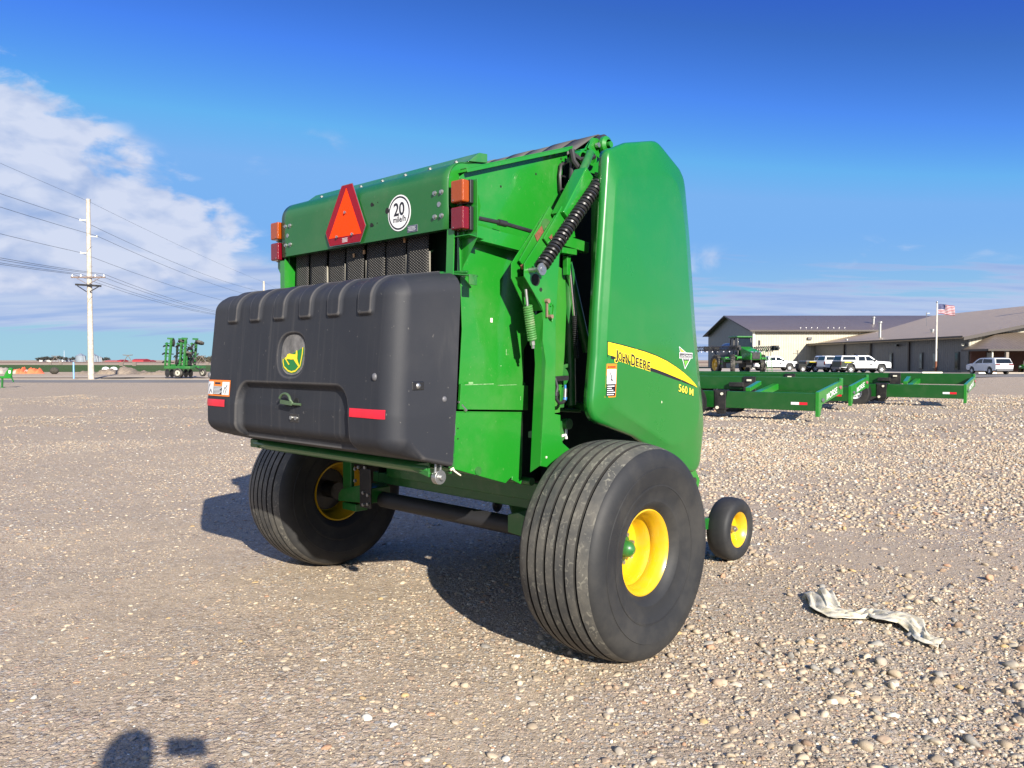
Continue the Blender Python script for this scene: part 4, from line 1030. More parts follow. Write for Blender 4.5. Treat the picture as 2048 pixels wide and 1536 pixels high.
# sky behind the viewer gets a scatter of the same cloud
bk = mathn(nt, 'MULTIPLY', sstep(nt, mathn(nt, 'MULTIPLY', Y, -1), .0, .3), sstep(nt, mid, .52, .68)); bk = mathn(nt, 'MULTIPLY', bk, sstep(nt, el, .02, .2))
skyc = hs.outputs[0]
# clear strip at the horizon is paler and greener
skyc = mixc(nt, 1.0, skyc, (.95, 2.15, 4.2), 'DARKEN')
skyc = mixc(nt, 1.0, skyc, (.11, .62, 2.75), 'LIGHTEN')
hz = mathn(nt, 'SUBTRACT', 1, sstep(nt, el, .0, .16))
skyc = mixc(nt, mathn(nt, 'MULTIPLY', hz, .95), skyc, (1.8, 3.0, 3.6))
sh1 = ramp(nt, mathn(nt, 'ADD', mathn(nt, 'MULTIPLY', lump, .6), mathn(nt, 'MULTIPLY', mid, .4)), [(.38, (1.75, 2.3, 3.6)), (.56, (3.3, 3.55, 4.3))])
sh2 = ramp(nt, strk, [(.34, (1.55, 2.2, 3.75)), (.62, (2.5, 2.95, 4.0))])
c = mixc(nt, mathn(nt, 'MULTIPLY', B, .94), skyc, sh2.outputs[0])
c = mixc(nt, mathn(nt, 'MULTIPLY', mA, .92), c, sh1.outputs[0])
c = mixc(nt, mathn(nt, 'ADD', mathn(nt, 'ADD', C_, D_), mathn(nt, 'MULTIPLY', bk, .12), clamp=True), c, sh1.outputs[0])
nt.links.new(c, bg.inputs['Color'])
vs = sc.view_settings; vs.view_transform = 'Standard'; vs.look = 'None'; vs.gamma = 1; vs.exposure = 1.07; vs.use_curve_mapping = False
sc.cycles.max_bounces = 6; sc.cycles.diffuse_bounces = 1; sc.cycles.caustics_reflective = False; sc.cycles.caustics_refractive = False

# the photographer: stands just behind the viewpoint holding the telephone that took the picture, and throws the shadow at lower left
def skin_body(name, verts, edges, radii, mat, parent=None, sub=2, root=0):
    me = bpy.data.meshes.new(name); me.from_pydata(verts, edges, []); me.materials.append(mat)
    o = bpy.data.objects.new(name, me); COL.objects.link(o)
    if parent: o.parent = parent
    md = o.modifiers.new('skin', 'SKIN'); md.use_smooth_shade = True; 
    if not me.skin_vertices: me.attributes.new
    sv = me.skin_vertices[0].data if len(me.skin_vertices) else None
    if sv:
        for i, r_ in enumerate(radii):
            sv[i].radius = r_ if hasattr(r_, '__len__') else (r_, r_); sv[i].use_root = (i == root)
    md2 = o.modifiers.new('sub', 'SUBSURF'); md2.levels = sub; md2.render_levels = sub
    return o
per_ = empty('person', 'standing person in dark jacket holding up a phone, seen only as shadow at lower left', 'person', (-.045, -.46, 0))
per_.scale = (.975, .975, .97)
V = [(0, 0, .95), (0, .0, 1.10), (0, .0, 1.28), (0, .01, 1.42), (0, .02, 1.50), (0, .05, 1.57), (0, .07, 1.64), (0, .06, 1.70),
     (-.17, .0, 1.39), (-.24, .02, 1.13), (-.25, .14, .90), (.17, .0, 1.39), (.25, .08, 1.17), (.17, .32, 1.30),
     (-.10, 0, .90), (-.11, .02, .50), (-.11, -.02, .10), (-.11, .14, .04), (.10, 0, .90), (.12, .03, .50), (.12, -.02, .10), (.12, .14, .04)]
E_ = [(0, 1), (1, 2), (2, 3), (3, 4), (4, 5), (5, 6), (6, 7), (3, 8), (8, 9), (9, 10), (3, 11), (11, 12), (12, 13), (0, 14), (14, 15), (15, 16), (16, 17), (0, 18), (18, 19), (19, 20), (20, 21)]
R_ = [(.16, .12), (.15, .11), (.17, .12), (.13, .09), (.055, .055), (.075, .085), (.085, .10), (.06, .07), .065, .05, .035, .065, .05, .035, (.09, .09), .065, .05, .035, (.09, .09), .065, .05, .035]
mesh_body = bpy.data.meshes.new('body'); mesh_body.from_pydata(V, E_, []); 
bo = bpy.data.objects.new('body', mesh_body); COL.objects.link(bo); bo.parent = per_; mesh_body.materials.append(M['shirt'])
bo.modifiers.new('skin', 'SKIN')
for i, r_ in enumerate(R_):
    d = mesh_body.skin_vertices[0].data[i]; d.radius = r_ if hasattr(r_, '__len__') else (r_, r_); d.use_root = (i == 0)
bo.modifiers.new('sub', 'SUBSURF').render_levels = 2
# bake the body to one mesh and dress it by height
bpy.context.view_layer.update(); dg = bpy.context.evaluated_depsgraph_get()
bm_ = bpy.data.meshes.new_from_object(bo.evaluated_get(dg)); bo.modifiers.clear(); bo.data = bm_
bm_.materials.clear()
for k in ('shirt', 'jeans', 'skin', 'sole'): bm_.materials.append(M[k])
for p in bm_.polygons:
    c = p.center; p.use_smooth = True
    p.material_index = 3 if c.z < .10 else 1 if c.z < .93 and c.y < .2 else 2 if (c.z > 1.47 and c.y < .2) or c.y > .27 or (c.x < -.2 and c.z < .95) else 0
q = MB(); q.ball((0, .055, 1.665), .108, sc_=(.86, 1.0, .95)); hr = q.build('hair', M['hair'], per_)
for v_ in hr.data.vertices:
    if v_.co.y > .09 and v_.co.z < 1.69: v_.co.y = .07
for x in (-.033, .033):
    q = MB(); q.ball((x, .148, 1.625), .012); q.build('eye', M['d_white'], per_)
q = MB()
for i_ in range(4): q.tube([(-.262 + .017 * i_, .155, .885), (-.264 + .017 * i_, .175, .83), (-.262 + .016 * i_, .165, (.785, .775, .780, .80)[i_])], [.011, .010, .007])
q.tube([(-.232, .16, .89), (-.215, .185, .86), (-.218, .19, .83)], [.012, .011, .008]); q.ball((-.238, .155, .875), .036, sc_=(.9, .6, 1.1)); q.build('hand', M['skin'], per_, ang=60)
q = MB(); q.tube([(0, .150, 1.63), (0, .168, 1.60), (0, .165, 1.59)], [.008, .013, .011]); q.tube([(-.022, .150, 1.556), (0, .157, 1.554), (.022, .150, 1.556)], .006)
for x in (-.083, .083): q.ball((x, .06, 1.615), .022, sc_=(.4, .8, 1.3))
q.build('face', M['skin'], per_)
# hands with five fingers on the telephone (held level, 74 x 150 mm)
def hand(sx, px):
    q = MB(); wrist = V3((sx * .0 + px, .31, 1.28)); palm = V3((px, .37, 1.36))
    q.tube([wrist, wrist.lerp(palm, .5), palm, palm + V3((0, .012, .03))], [.026, .034, .038, .026], 12)
    for i in range(4):
        b = palm + V3((sx * (.026 - .017 * i), .0, .030)); L_ = (.062, .070, .066, .052)[i]
        t1 = b + V3((-sx * .010, .028, L_ * .55)); t2 = t1 + V3((-sx * .012, .022, L_ * .32)); t3 = t2 + V3((-sx * .004, -.008, .012))
        q.tube([b, t1, t2, t3], [.0095, .009, .008, .006], 8)
    q.tube([palm + V3((-sx * .025, -.006, .0)), palm + V3((-sx * .042, .006, .03)), palm + V3((-sx * .040, .020, .052))], [.012, .011, .008], 8)
    return q.build('hand', M['skin'], per_, ang=60)
hand(1, .172)
ph = MB(); ph.box((.0, -.009, 1.452), (.150, .008, .074)); po = ph.build('phone', M['black_paint'], None, bevel=.003)
tag(po, 'black phone held level in one hand, casting the small oblong shadow at lower left', 'phone')
po.location = (0, 0, 0)

# ================================================================== GROUND
def vnoise(x, y, seed=0):
    """value noise on numpy arrays"""
    xi = np.floor(x).astype(np.int64); yi = np.floor(y).astype(np.int64); xf = x - xi; yf = y - yi
    def h(a, b):
        n = (a * 374761393 + b * 668265263 + seed * 1442695041) & 0x7fffffff
        n = ((n ^ (n >> 13)) * 1274126177) & 0x7fffffff
        return ((n ^ (n >> 16)) & 0xffff) / 65535.0
    u = xf * xf * (3 - 2 * xf); v = yf * yf * (3 - 2 * yf)
    return (h(xi, yi) * (1 - u) + h(xi + 1, yi) * u) * (1 - v) + (h(xi, yi + 1) * (1 - u) + h(xi + 1, yi + 1) * u) * v
def lot_h(x, y):
    a = (vnoise(x * .9, y * .9, 1) - .5) * .030 + (vnoise(x * 2.6, y * 2.6, 2) - .5) * .016 + (vnoise(x * 8, y * 8, 3) - .5) * .007
    d = np.clip(1 - (y - 30) / 12, 0, 1)
    return (a - .006) * d
def gravel_mat():
    m, nt, b = new_mat('gravel'); co = gen(nt)
    pz = noise(nt, .55, 5, .6, co); pf = noise(nt, 2.4, 5, .65, co)
    dirt = sstep(nt, mathn(nt, 'ADD', mathn(nt, 'MULTIPLY', pz.outputs[0], .55), mathn(nt, 'MULTIPLY', pf.outputs[0], .45)), .42, .60)
    cols = []; hts = []; facs = []
    wob = noise(nt, 40, 2, .5, co)
    dv = node(nt, 'ShaderNodeVectorMath'); dv.operation = 'MULTIPLY_ADD'; nt.links.new(wob.outputs['Color'], dv.inputs[0]); dv.inputs[1].default_value = (.014, .014, 0); nt.links.new(co, dv.inputs[2])
    for sc_, lo, hi in ((34, .36, .52), (72, .34, .52), (150, .34, .54)):
        v = node(nt, 'ShaderNodeTexVoronoi'); v.feature = 'F1'; v.inputs['Scale'].default_value = sc_; v.voronoi_dimensions = '2D'
        nt.links.new(dv.outputs[0], v.inputs['Vector'])
        sx = node(nt, 'ShaderNodeSeparateColor'); nt.links.new(v.outputs['Color'], sx.inputs[0])
        on = sstep(nt, sx.outputs[1], .30, .42)
        k = mathn(nt, 'MULTIPLY', mathn(nt, 'SUBTRACT', 1, sstep(nt, v.outputs['Distance'], lo, hi)), on)
        r_ = ramp(nt, sx.outputs[0], [(0, (.16, .12, .09)), (.18, (.30, .235, .175)), (.4, (.42, .335, .25)), (.58, (.36, .27, .20)), (.72, (.52, .44, .35)), (.86, (.27, .26, .25)), (.93, (.62, .57, .50)), (1, (.42, .25, .16))])
        cols.append(r_.outputs[0]); hts.append(mathn(nt, 'MULTIPLY', k, mathn(nt, 'SUBTRACT', 1, mathn(nt, 'MULTIPLY', v.outputs['Distance'], v.outputs['Distance'])))); facs.append(k)
    dn = noise(nt, 9, 6, .7, co)
    base = ramp(nt, dn.outputs[0], [(.3, (.345, .268, .180)), (.7, (.440, .350, .243))]).outputs[0]
    gn = noise(nt, 13, 3, .75, co); g2_ = noise(nt, 30, 2, .7, co)
    gr = mathn(nt, 'ADD', mathn(nt, 'MULTIPLY', gn.outputs[0], .6), mathn(nt, 'MULTIPLY', g2_.outputs[0], .4))
    base = mixc(nt, .60, base, ramp(nt, gr, [(.38, (.42, .40, .38)), (.5, (.92, .92, .92)), (.60, (1.0, 1.0, 1.0))]).outputs[0], 'MULTIPLY')
    lf = noise(nt, .16, 3, .5, co)
    base = mixc(nt, mathn(nt, 'MULTIPLY', sstep(nt, lf.outputs[0], .4, .65), .35), base, (.330, .265, .192))
    c = mixc(nt, mathn(nt, 'MULTIPLY', facs[2], .75), base, cols[2])
    c = mixc(nt, mathn(nt, 'MULTIPLY', facs[1], mathn(nt, 'SUBTRACT', .95, mathn(nt, 'MULTIPLY', dirt, .55))), c, cols[1])
    keep = mathn(nt, 'SUBTRACT', 1, dirt)
    c = mixc(nt, mathn(nt, 'MULTIPLY', facs[0], mathn(nt, 'MULTIPLY', keep, .95)), c, cols[0])
    nt.links.new(c, b.inputs['Base Color']); setin(b, Roughness=.92, Specular_IOR_Level=.2)
    h = mathn(nt, 'ADD', mathn(nt, 'MULTIPLY', mathn(nt, 'MULTIPLY', hts[0], keep), 1.0), mathn(nt, 'ADD', mathn(nt, 'MULTIPLY', mathn(nt, 'MULTIPLY', hts[1], mathn(nt, 'SUBTRACT', 1, mathn(nt, 'MULTIPLY', dirt, .6))), .55), mathn(nt, 'MULTIPLY', hts[2], .25)))
    h = mathn(nt, 'ADD', h, mathn(nt, 'MULTIPLY', dn.outputs[0], .35))
    b0 = bump(nt, gr, .6, .016)
    nt.links.new(bump(nt, h, .75, .008, b0), b.inputs['Normal'])
    return m
def np_mesh(name, V, F, mats, col=None, smooth=True, fi=None):
    me = bpy.data.meshes.new(name); nf = len(F); k = F.shape[1]
    me.vertices.add(len(V)); me.vertices.foreach_set('co', V.astype(np.float32).ravel())
    me.loops.add(nf * k); me.loops.foreach_set('vertex_index', F.astype(np.int32).ravel())
    me.polygons.add(nf); me.polygons.foreach_set('loop_start', np.arange(0, nf * k, k, dtype=np.int32))
    try: me.polygons.foreach_set('loop_total', np.full(nf, k, dtype=np.int32))
    except Exception: pass
    me.polygons.foreach_set('use_smooth', np.full(nf, smooth))
    for m in mats: me.materials.append(m)
    if fi is not None: me.polygons.foreach_set('material_index', fi.astype(np.int32))
    if col is not None:
        a = me.color_attributes.new('stone', 'FLOAT_COLOR', 'POINT'); a.data.foreach_set('color', np.c_[col, np.ones(len(col))].astype(np.float32).ravel())
    me.update(calc_edges=True); me.validate()
    o = bpy.data.objects.new(name, me); COL.objects.link(o); return o
def np_grid(name, xs, ys, zf, mats):
    X_, Y_ = np.meshgrid(xs, ys, indexing='ij'); Z_ = zf(X_, Y_)
    V_ = np.c_[X_.ravel(), Y_.ravel(), Z_.ravel()]; nx, ny = len(xs), len(ys)
    i, j = np.meshgrid(np.arange(nx - 1), np.arange(ny - 1), indexing='ij'); a = (i * ny + j).ravel()
    return np_mesh(name, V_, np.c_[a, a + ny, a + ny + 1, a + 1], mats)
M['gravel'] = gravel_mat()
xs = np.concatenate([np.linspace(-70, -9, 50)[:-1], np.linspace(-9, 10, 320), np.linspace(10, 95, 60)[1:]])
ys = np.concatenate([np.linspace(-30, -3, 20)[:-1], np.linspace(-3, 14, 290), np.linspace(14, 66, 160)[1:]])
# far edge of the lot runs beside the road
gl = np_grid('gravel_lot', xs, ys, lambda x, y: lot_h(x, y), [M['gravel']])
me = gl.data; vv = np.empty(len(me.vertices) * 3, dtype=np.float32); me.vertices.foreach_get('co', vv); vv = vv.reshape(-1, 3)
def lot_edge(x): return np.interp(x, [-70, -33, -10, 20, 30, 42, 60, 95], [50.5, 49.5, 49, 50, 56, 66, 67, 67])
s_ = lot_edge(vv[:, 0]) / 66.0; far = vv[:, 1] > 14
vv[far, 1] = 14 + (vv[far, 1] - 14) * (lot_edge(vv[far, 0]) - 14) / (66 - 14)
me.vertices.foreach_set('co', vv.ravel()); me.update(); struct(gl)

def soil(name, a, b, scale=.05, bmp=.03, c=None):
    m, nt, bs = new_mat(name); co = gen(nt); n = noise(nt, scale, 8, .65, co); n2 = noise(nt, scale * 30, 5, .7, co)
    x = mixc(nt, sstep(nt, n.outputs[0], .35, .65), a, b); x = mixc(nt, mathn(nt, 'MULTIPLY', sstep(nt, n2.outputs[0], .4, .7), .4), x, c or tuple(k * .75 for k in a))
    nt.links.new(x, bs.inputs['Base Color']); setin(bs, Roughness=.95, Specular_IOR_Level=.1); nt.links.new(bump(nt, n2.outputs[0], .7, bmp), bs.inputs['Normal']); return m
# the land under everything, to the horizon
def land_h(x, y): return -.06 - .02 * 0 * x
q = MB(); q.add([(-5000, -5000, -.06), (5000, -5000, -.06), (5000, 5000, -.06), (-5000, 5000, -.06)], [(0, 1, 2, 3)], 0, False)
land = struct(q.build('ground', soil('bare_earth', (.34, .265, .19), (.40, .32, .235), .03, .05)))
def sheet(name, pts, z, mat):
    q = MB(); q.add([(x, y, z) for x, y in pts], [tuple(range(len(pts)))], 0, False); return struct(q.build(name, mat, recalc=False))
asphalt = soil('old_asphalt', (.175, .165, .155), (.21, .20, .19), .2, .004)
concrete = soil('pale_concrete', (.40, .35, .29), (.46, .40, .33), .15, .004)
sheet('road', [(-400, 52.8), (-33, 50.0), (-10, 49.5), (19, 50.4), (28, 56), (42, 67), (130, 68), (130, 86), (52, 84), (40, 88), (24, 72), (10, 58), (-33, 56.6), (-400, 60)], -.012, asphalt)
sheet('forecourt', [(10, 58.2), (24, 72.2), (40, 88), (52, 84.2), (130, 86), (130, 135), (20, 135), (0, 100)], -.006, concrete)
sheet('road_shoulder', [(-400, 60), (-33, 56.6), (10, 58), (14, 62), (-33, 58.6), (-400, 62.5)], -.02, soil('pale_shoulder', (.48, .40, .28), (.55, .46, .33), .3, .01))
sheet('dirt_track', [(-400, 72), (-28, 66), (0, 74), (0, 80), (-28, 72), (-400, 80)], -.03, soil('track_dust', (.42, .35, .27), (.46, .39, .30), .2, .01))
sheet('green_field', [(-900, 105), (-140, 96), (-46, 97), (0, 110), (40, 128), (40, 190), (-20, 205), (-140, 230), (-900, 260)], -.035, soil('winter_wheat', (.045, .085, .022), (.06, .105, .03), .08, .05, (.09, .10, .045)))
sheet('stubble_field', [(-2500, 300), (-300, 262), (-40, 212), (300, 212), (300, 330), (-300, 340), (-2500, 420)], -.03, soil('stubble', (.42, .33, .23), (.36, .28, .20), .02, .05))
sheet('ploughed_field', [(-3000, 430), (1500, 345), (1500, 640), (-3000, 700)], -.03, soil('ploughed_soil', (.24, .165, .12), (.29, .20, .15), .01, .05))
# ---- stones scattered in the top of the gravel
def ico(sub):
    bm = bmesh.new(); bmesh.ops.create_icosphere(bm, subdivisions=sub, radius=1); bm.verts.ensure_lookup_table()
    V_ = np.array([v.co[:] for v in bm.verts]); F_ = np.array([[v.index for v in f.verts] for f in bm.faces]); bm.free(); return V_, F_
pal = np.array([(.46, .37, .28), (.52, .43, .33), (.38, .30, .225), (.44, .32, .24), (.58, .51, .42), (.33, .315, .30), (.23, .22, .215), (.68, .65, .60), (.45, .26, .17), (.50, .34, .17), (.28, .19, .14), (.40, .35, .30)])
pw = np.array([.2, .13, .2, .10, .06, .10, .06, .03, .03, .02, .05, .05]); pal = pal * np.array([.92, .92, .85])
def stones(n, y0, y1, smin, smax, sub, seed, flat=(.35, .75), expo=2.4, floor=.08):
    r = np.random.default_rng(seed)
    y = np.sqrt(r.uniform(y0 ** 2, y1 ** 2, n * 3)); x = r.uniform(-1, 1, n * 3) * (.72 * y + 1.0)
    dn = vnoise(x * .55 + 9, y * .55, 11) * .5 + vnoise(x * 1.9, y * 1.9, 12) * .3 + vnoise(x * 6, y * 6, 13) * .2
    rightness = 1 / (1 + np.exp(-(x - .1 * y + .2) * 1.4))
    keep = r.uniform(0, 1, n * 3) < np.clip((dn - .30) * 2.4, floor, 1) * (.66 + .34 * rightness)
    x, y, rt = x[keep][:n], y[keep][:n], rightness[keep][:n]; n = len(x)
    s = smin + (smax - smin) * r.uniform(0, 1, n) ** expo; s = s * (.72 + .42 * rt)
    V0, F0 = ico(sub); K = len(V0)
    ax = r.uniform(.62, 1.0, n); fl = r.uniform(flat[0], flat[1], n) * (.65 + .45 * rt)
    th = r.uniform(0, 2 * PI, n); tl = r.normal(0, .22, n)
    # shape variants
    var = 1 + r.normal(0, .05 if sub > 1 else .17, (24, K)); P0 = V0[None] * var[:, :, None]
    if sub > 1:   # break a few flats into the stones
        for k in range(24):
            for _ in range(7):
                nrm = r.normal(0, 1, 3); nrm /= np.linalg.norm(nrm); d = P0[k] @ nrm; lim = r.uniform(.45, .75); over = np.maximum(0, d - lim); P0[k] -= over[:, None] * nrm * .97
    P = P0[r.integers(0, 24, n)] * np.stack([s, s * ax, s * fl], 1)[:, None, :] * .5
    c, s_ = np.cos(tl), np.sin(tl); z = P[:, :, 2] * c[:, None] - P[:, :, 0] * s_[:, None]; xx = P[:, :, 0] * c[:, None] + P[:, :, 2] * s_[:, None]
    c, s_ = np.cos(th)[:, None], np.sin(th)[:, None]; X_ = xx * c - P[:, :, 1] * s_; Y_ = xx * s_ + P[:, :, 1] * c
    sink = (s * fl * .5 * r.uniform(-.15, .55, n) * (.35 + .65 * rt) - s * fl * .10)
    X_ += x[:, None]; Y_ += y[:, None]; z += (lot_h(x, y) + sink)[:, None]
    col = pal[r.choice(len(pal), n, p=pw / pw.sum())] * r.uniform(.82, 1.12, (n, 1))
    return np.stack([X_, Y_, z], 2).reshape(-1, 3), (F0[None] + (np.arange(n) * K)[:, None, None]).reshape(-1, 3), np.repeat(col, K, 0)
m, nt, b = new_mat('pebble'); at = node(nt, 'ShaderNodeAttribute'); at.attribute_name = 'stone'; co = gen(nt)
n1 = noise(nt, 90, 5, .7, co); n2 = noise(nt, 25, 3, .6, co)
f_ = mathn(nt, 'MULTIPLY', sstep(nt, n1.outputs[0], .42, .68), .35)
c = mixc(nt, f_, at.outputs['Color'], (.42, .34, .25)); c = mixc(nt, mathn(nt, 'MULTIPLY', sstep(nt, n2.outputs[0], .5, .8), .3), c, (.2, .16, .12))
nt.links.new(c, b.inputs['Base Color']); setin(b, Roughness=.85, Specular_IOR_Level=.25); nt.links.new(bump(nt, n1.outputs[0], .5, .003), b.inputs['Normal']); M['pebble'] = m
parts = [stones(9500, 1.6, 8, .018, .072, 2, 1, expo=3.2), stones(66000, 1.6, 7, .006, .024, 1, 2, expo=2.0), stones(60000, 6.5, 14, .013, .055, 1, 3, expo=2.2, floor=.28), stones(46000, 13, 32, .03, .085, 1, 4, expo=1.8, floor=.35)]
o_ = 0; VV = []; FF = []; CC = []
for v_, f2, c2 in parts: VV.append(v_); FF.append(f2 + o_); CC.append(c2); o_ += len(v_)
pb = np_mesh('pebbles', np.concatenate(VV), np.concatenate(FF), [M['pebble']], np.concatenate(CC))
tag(pb, 'tan, grey and white loose pebbles strewn over the gravel lot', 'pebbles', kind='stuff')

# ---- crumpled strip of pale plastic at lower right
def litter():
    q = MB()
    path = [(1.838, 4.684, 0), (1.780, 4.402, 0), (1.836, 4.315, 0), (1.893, 4.264, 0), (2.030, 4.349, 0), (2.053, 4.248, 0), (2.116, 4.151, 0), (2.113, 4.028, 0), (2.090, 3.906, 0), (2.141, 3.857, 0)]
    path = [V3((p[0] + .03, p[1] - .015, .012)) for p in path]
    wid = [.17, .20, .19, .11, .15, .19, .18, .12, .09, .15]
    r_ = random.Random(3)
    def P(a, b):
        k = a * (len(path) - 1); i = min(int(k), len(path) - 2); f = k - i; p = path[i].lerp(path[i + 1], f); w_ = wid[i] * (1 - f) + wid[i + 1] * f
        d = (path[min(i + 1, len(path) - 1)] - path[max(i, 0)]).normalized(); nrm = V3((-d.y, d.x, 0))
        s = (b - .5) * 2
        fold = .018 * abs(math.sin(a * 15 + b * 7)) + .012 * abs(math.sin(a * 27 - b * 9 + 1)) + .012 * abs(math.sin(a * 6 + b * 11))
        up = fold * .75 * (1 - .5 * abs(s)) + .030 * max(0, 1 - abs(a - .02) * 9) * (1 if b > .5 else .2) + .022 * math.exp(-((a - .62) / .1) ** 2)
        side = w_ * .5 * s * (1 + .16 * math.sin(a * 19 + s * 3))
        pt = p + nrm * side + V3((.004 * math.sin(a * 40 + b * 12), .004 * math.sin(a * 31), 0))
        return (pt.x, pt.y, .010 + up)
    q.grid(P, 150, 22)
    m, nt, b = new_mat('crumpled_plastic'); co = gen(nt); n = noise(nt, 14, 4, .6, co)
    nt.links.new(ramp(nt, n.outputs[0], [(.35, (.50, .43, .29)), (.6, (.68, .62, .48))]).outputs[0], b.inputs['Base Color']); setin(b, Roughness=.5, Subsurface_Weight=.0)
    n2 = noise(nt, 40, 3, .6, co); nt.links.new(bump(nt, n2.outputs[0], .5, .006), b.inputs['Normal'])
    o = q.build('plastic_strip', m, solid=.0008, ang=28)
    return tag(o, 'crumpled strip of pale plastic sheeting lying on the gravel at lower right', 'litter')
litter()

# ================================================================== HEADER TRAILERS
def slab_text(mb, txt, o, ex, ez, w_, h_, m=0, offset=.0):
    o = V3(o); ex = V3(ex); ez = V3(ez)
    text_on(mb, txt, lambda x, y: o + ex * x + ez * y, m, w_, h_, offset=offset)
TH = math.radians(38); M['lamp_dull'] = plain('dull_pink_lens', (.30, .10, .11), .4)
def trailer(loc, label, length=11.0, far_len=None):
    """x forwards towards the drawbar (away from the lamps), y across; origin at the foot of the low rear corner"""
    t = empty('header_trailer', label, 'trailer', (loc[0], loc[1], 0), PI - TH, 'green header trailers in a row')
    TG = M['trailer_green']; Lr = length
    # local frame: +x runs back-left along the beam, y<0 is the far side
    q = MB(); q.box((Lr / 2, 0, .46), (Lr, .12, .42)); q.build('low_beam', TG, t, bevel=.012)
    q = MB(); q.box((Lr / 2, -2.0, .82), (Lr, .12, .36)); q.build('high_beam', TG, t, bevel=.012)
    q = MB(); q.box((.0, -2.0, .78), (.06, .16, .42)); q.build('beam_cap', G, t, bevel=.01)
    q = MB()
    q.prism([(.02, .07, .30), (.02, .07, .70), (.02, -1.86, .93), (.02, -1.86, .62), (.02, -.20, .40), (.02, -.05, .12), (.02, .07, .12)], (-.08, 0, 0))
    q.build('rear_crossbeam', G, t, bevel=.006)
    q = MB(); slab_text(q, 'MORSE', (-.064, -.55, .49), (0, -.96, .17), (0, 0, 1), .90, .145, 0, .01); q.build('trailer_lettering', M['d_white'], t)
    for y, z, mm in ((-.22, .50, 'grey_plastic'), (-1.70, .76, 'lamp_dull')):
        q = MB(); q.lathe([(-.0, .07), (.02, .07), (.03, .05), (.03, .001)], (-.06, y, z), (-1, 0, 0), 20)
        for i in range(len(q.v)): p = q.v[i]; q.v[i] = (p[0], y + (p[1] - y) * 1.4, z + (p[2] - z) * .7)
        q.build('tail_lamp', M[mm], t)
    q = MB()
    q.box((.30, .063, .42), (.19, .004, .06), 1); q.box((.49, .063, .42), (.19, .004, .06), 0)
    q.build('side_reflector', [M['d_white'], M['refl_red']], t)
    for x, ex in ((1.65, .0), (4.6, 0), (7.8, 0)):
        q = MB(); q.bar((x, -.05, .50), (x, -1.95, .74), .16, .16); q.bar((x + .02, -.02, .72), (x + .10, -1.0, .86), .12, .10); q.build('crossmember', G, t, bevel=.008)
    q = MB()
    q.box((2.35, -2.0, .80), (.34, .20, .40)); q.box((2.35, .0, .44), (.30, .16, .46)); q.prism([(2.15, .06, .70), (2.55, .06, .70), (2.45, .06, .10), (2.25, .06, .10)], (0, -.12, 0)); q.bar((2.35, 0, .30), (2.35, -2.0, .40), .12, .12)
    q.box((2.7, -1.9, .78), (.4, .14, .12)); q.build('cutter_bracket', M['black_paint'], t, bevel=.01)
    q = MB(); q.cyl((2.30, .085, .60), (2.30, .11, .60), .035, n=10); q.cyl((2.42, .085, .25), (2.42, .11, .25), .04, n=10); q.box((2.35, -1.87, .90), (.12, .03, .05)); q.build('bracket_pins', M['cream'], t)
    for x in (3.05, 3.95):
        q = MB(); q.cyl((x, .45, .38), (x, -2.5, .38), .05, n=10); q.build('axle', M['black_paint'], t)
        for y, sd in ((.42, 1), (-2.42, -1)):
            o = (x, y, .385); q = MB()
            pr, ms = tyre_profile(.17, .385, [-.03, .03], .008, .01, .022)
            pr = [(a, max(.19, r_ if r_ > .34 else .20 + (r_ - .222) * .72)) for a, r_ in pr]
            q.lathe(pr, (0, 0, 0), (0, 1, 0), 48); wo = q.build('tyre', M['rubber'], t, ang=50); wo.location = o
            q = MB(); q.lathe([(.085, .205), (.075, .19), (.03, .18), (.02, .15), (.05, .13), (.055, .07), (.05, .001)], (0, 0, 0), (0, sd, 0), 40); ri_ = q.build('rim', M['white_paint'], wo)
            q = MB(); q.cyl((0, sd * .05, 0), (0, sd * .10, 0), .045, .035, n=14)
            for k in range(8):
                a = 2 * PI * k / 8; q.cyl((.125 * math.cos(a), sd * .052, .125 * math.sin(a)), (.125 * math.cos(a), sd * .0545, .125 * math.sin(a)), .019, n=10)
            q.build('hub', M['black_paint'], wo)
    q = MB(); q.prism([(Lr, 0, .40), (Lr + 1.8, -1.0, .45), (Lr + 1.8, -1.1, .45), (Lr, -.3, .40)], (0, 0, .14)); q.prism([(Lr, -2.0, .60), (Lr + 1.8, -1.0, .45), (Lr + 1.8, -1.1, .45), (Lr, -1.8, .60)], (0, 0, .14)); q.bar((Lr + 1.7, -1.03, .50), (Lr + 2.6, -1.03, .50), .12, .12); q.build('drawbar', TG, t, bevel=.006)
    return t
t1 = trailer((7.15, 18.0), 'nearest green header trailer, its lettered rear crossbeam closest to the baler')
def mv(o, loc, lab): o.location = (loc[0], loc[1], 0); o['label'] = lab; return o
t2 = mv(copy_tree(t1), (9.8, 22.3), 'middle green header trailer, its lettered end standing in front of a white-rimmed wheel')
t3 = mv(copy_tree(t1), (13.96, 23.7), 'farthest green header trailer, the one reaching furthest right with black bracket and long beams')

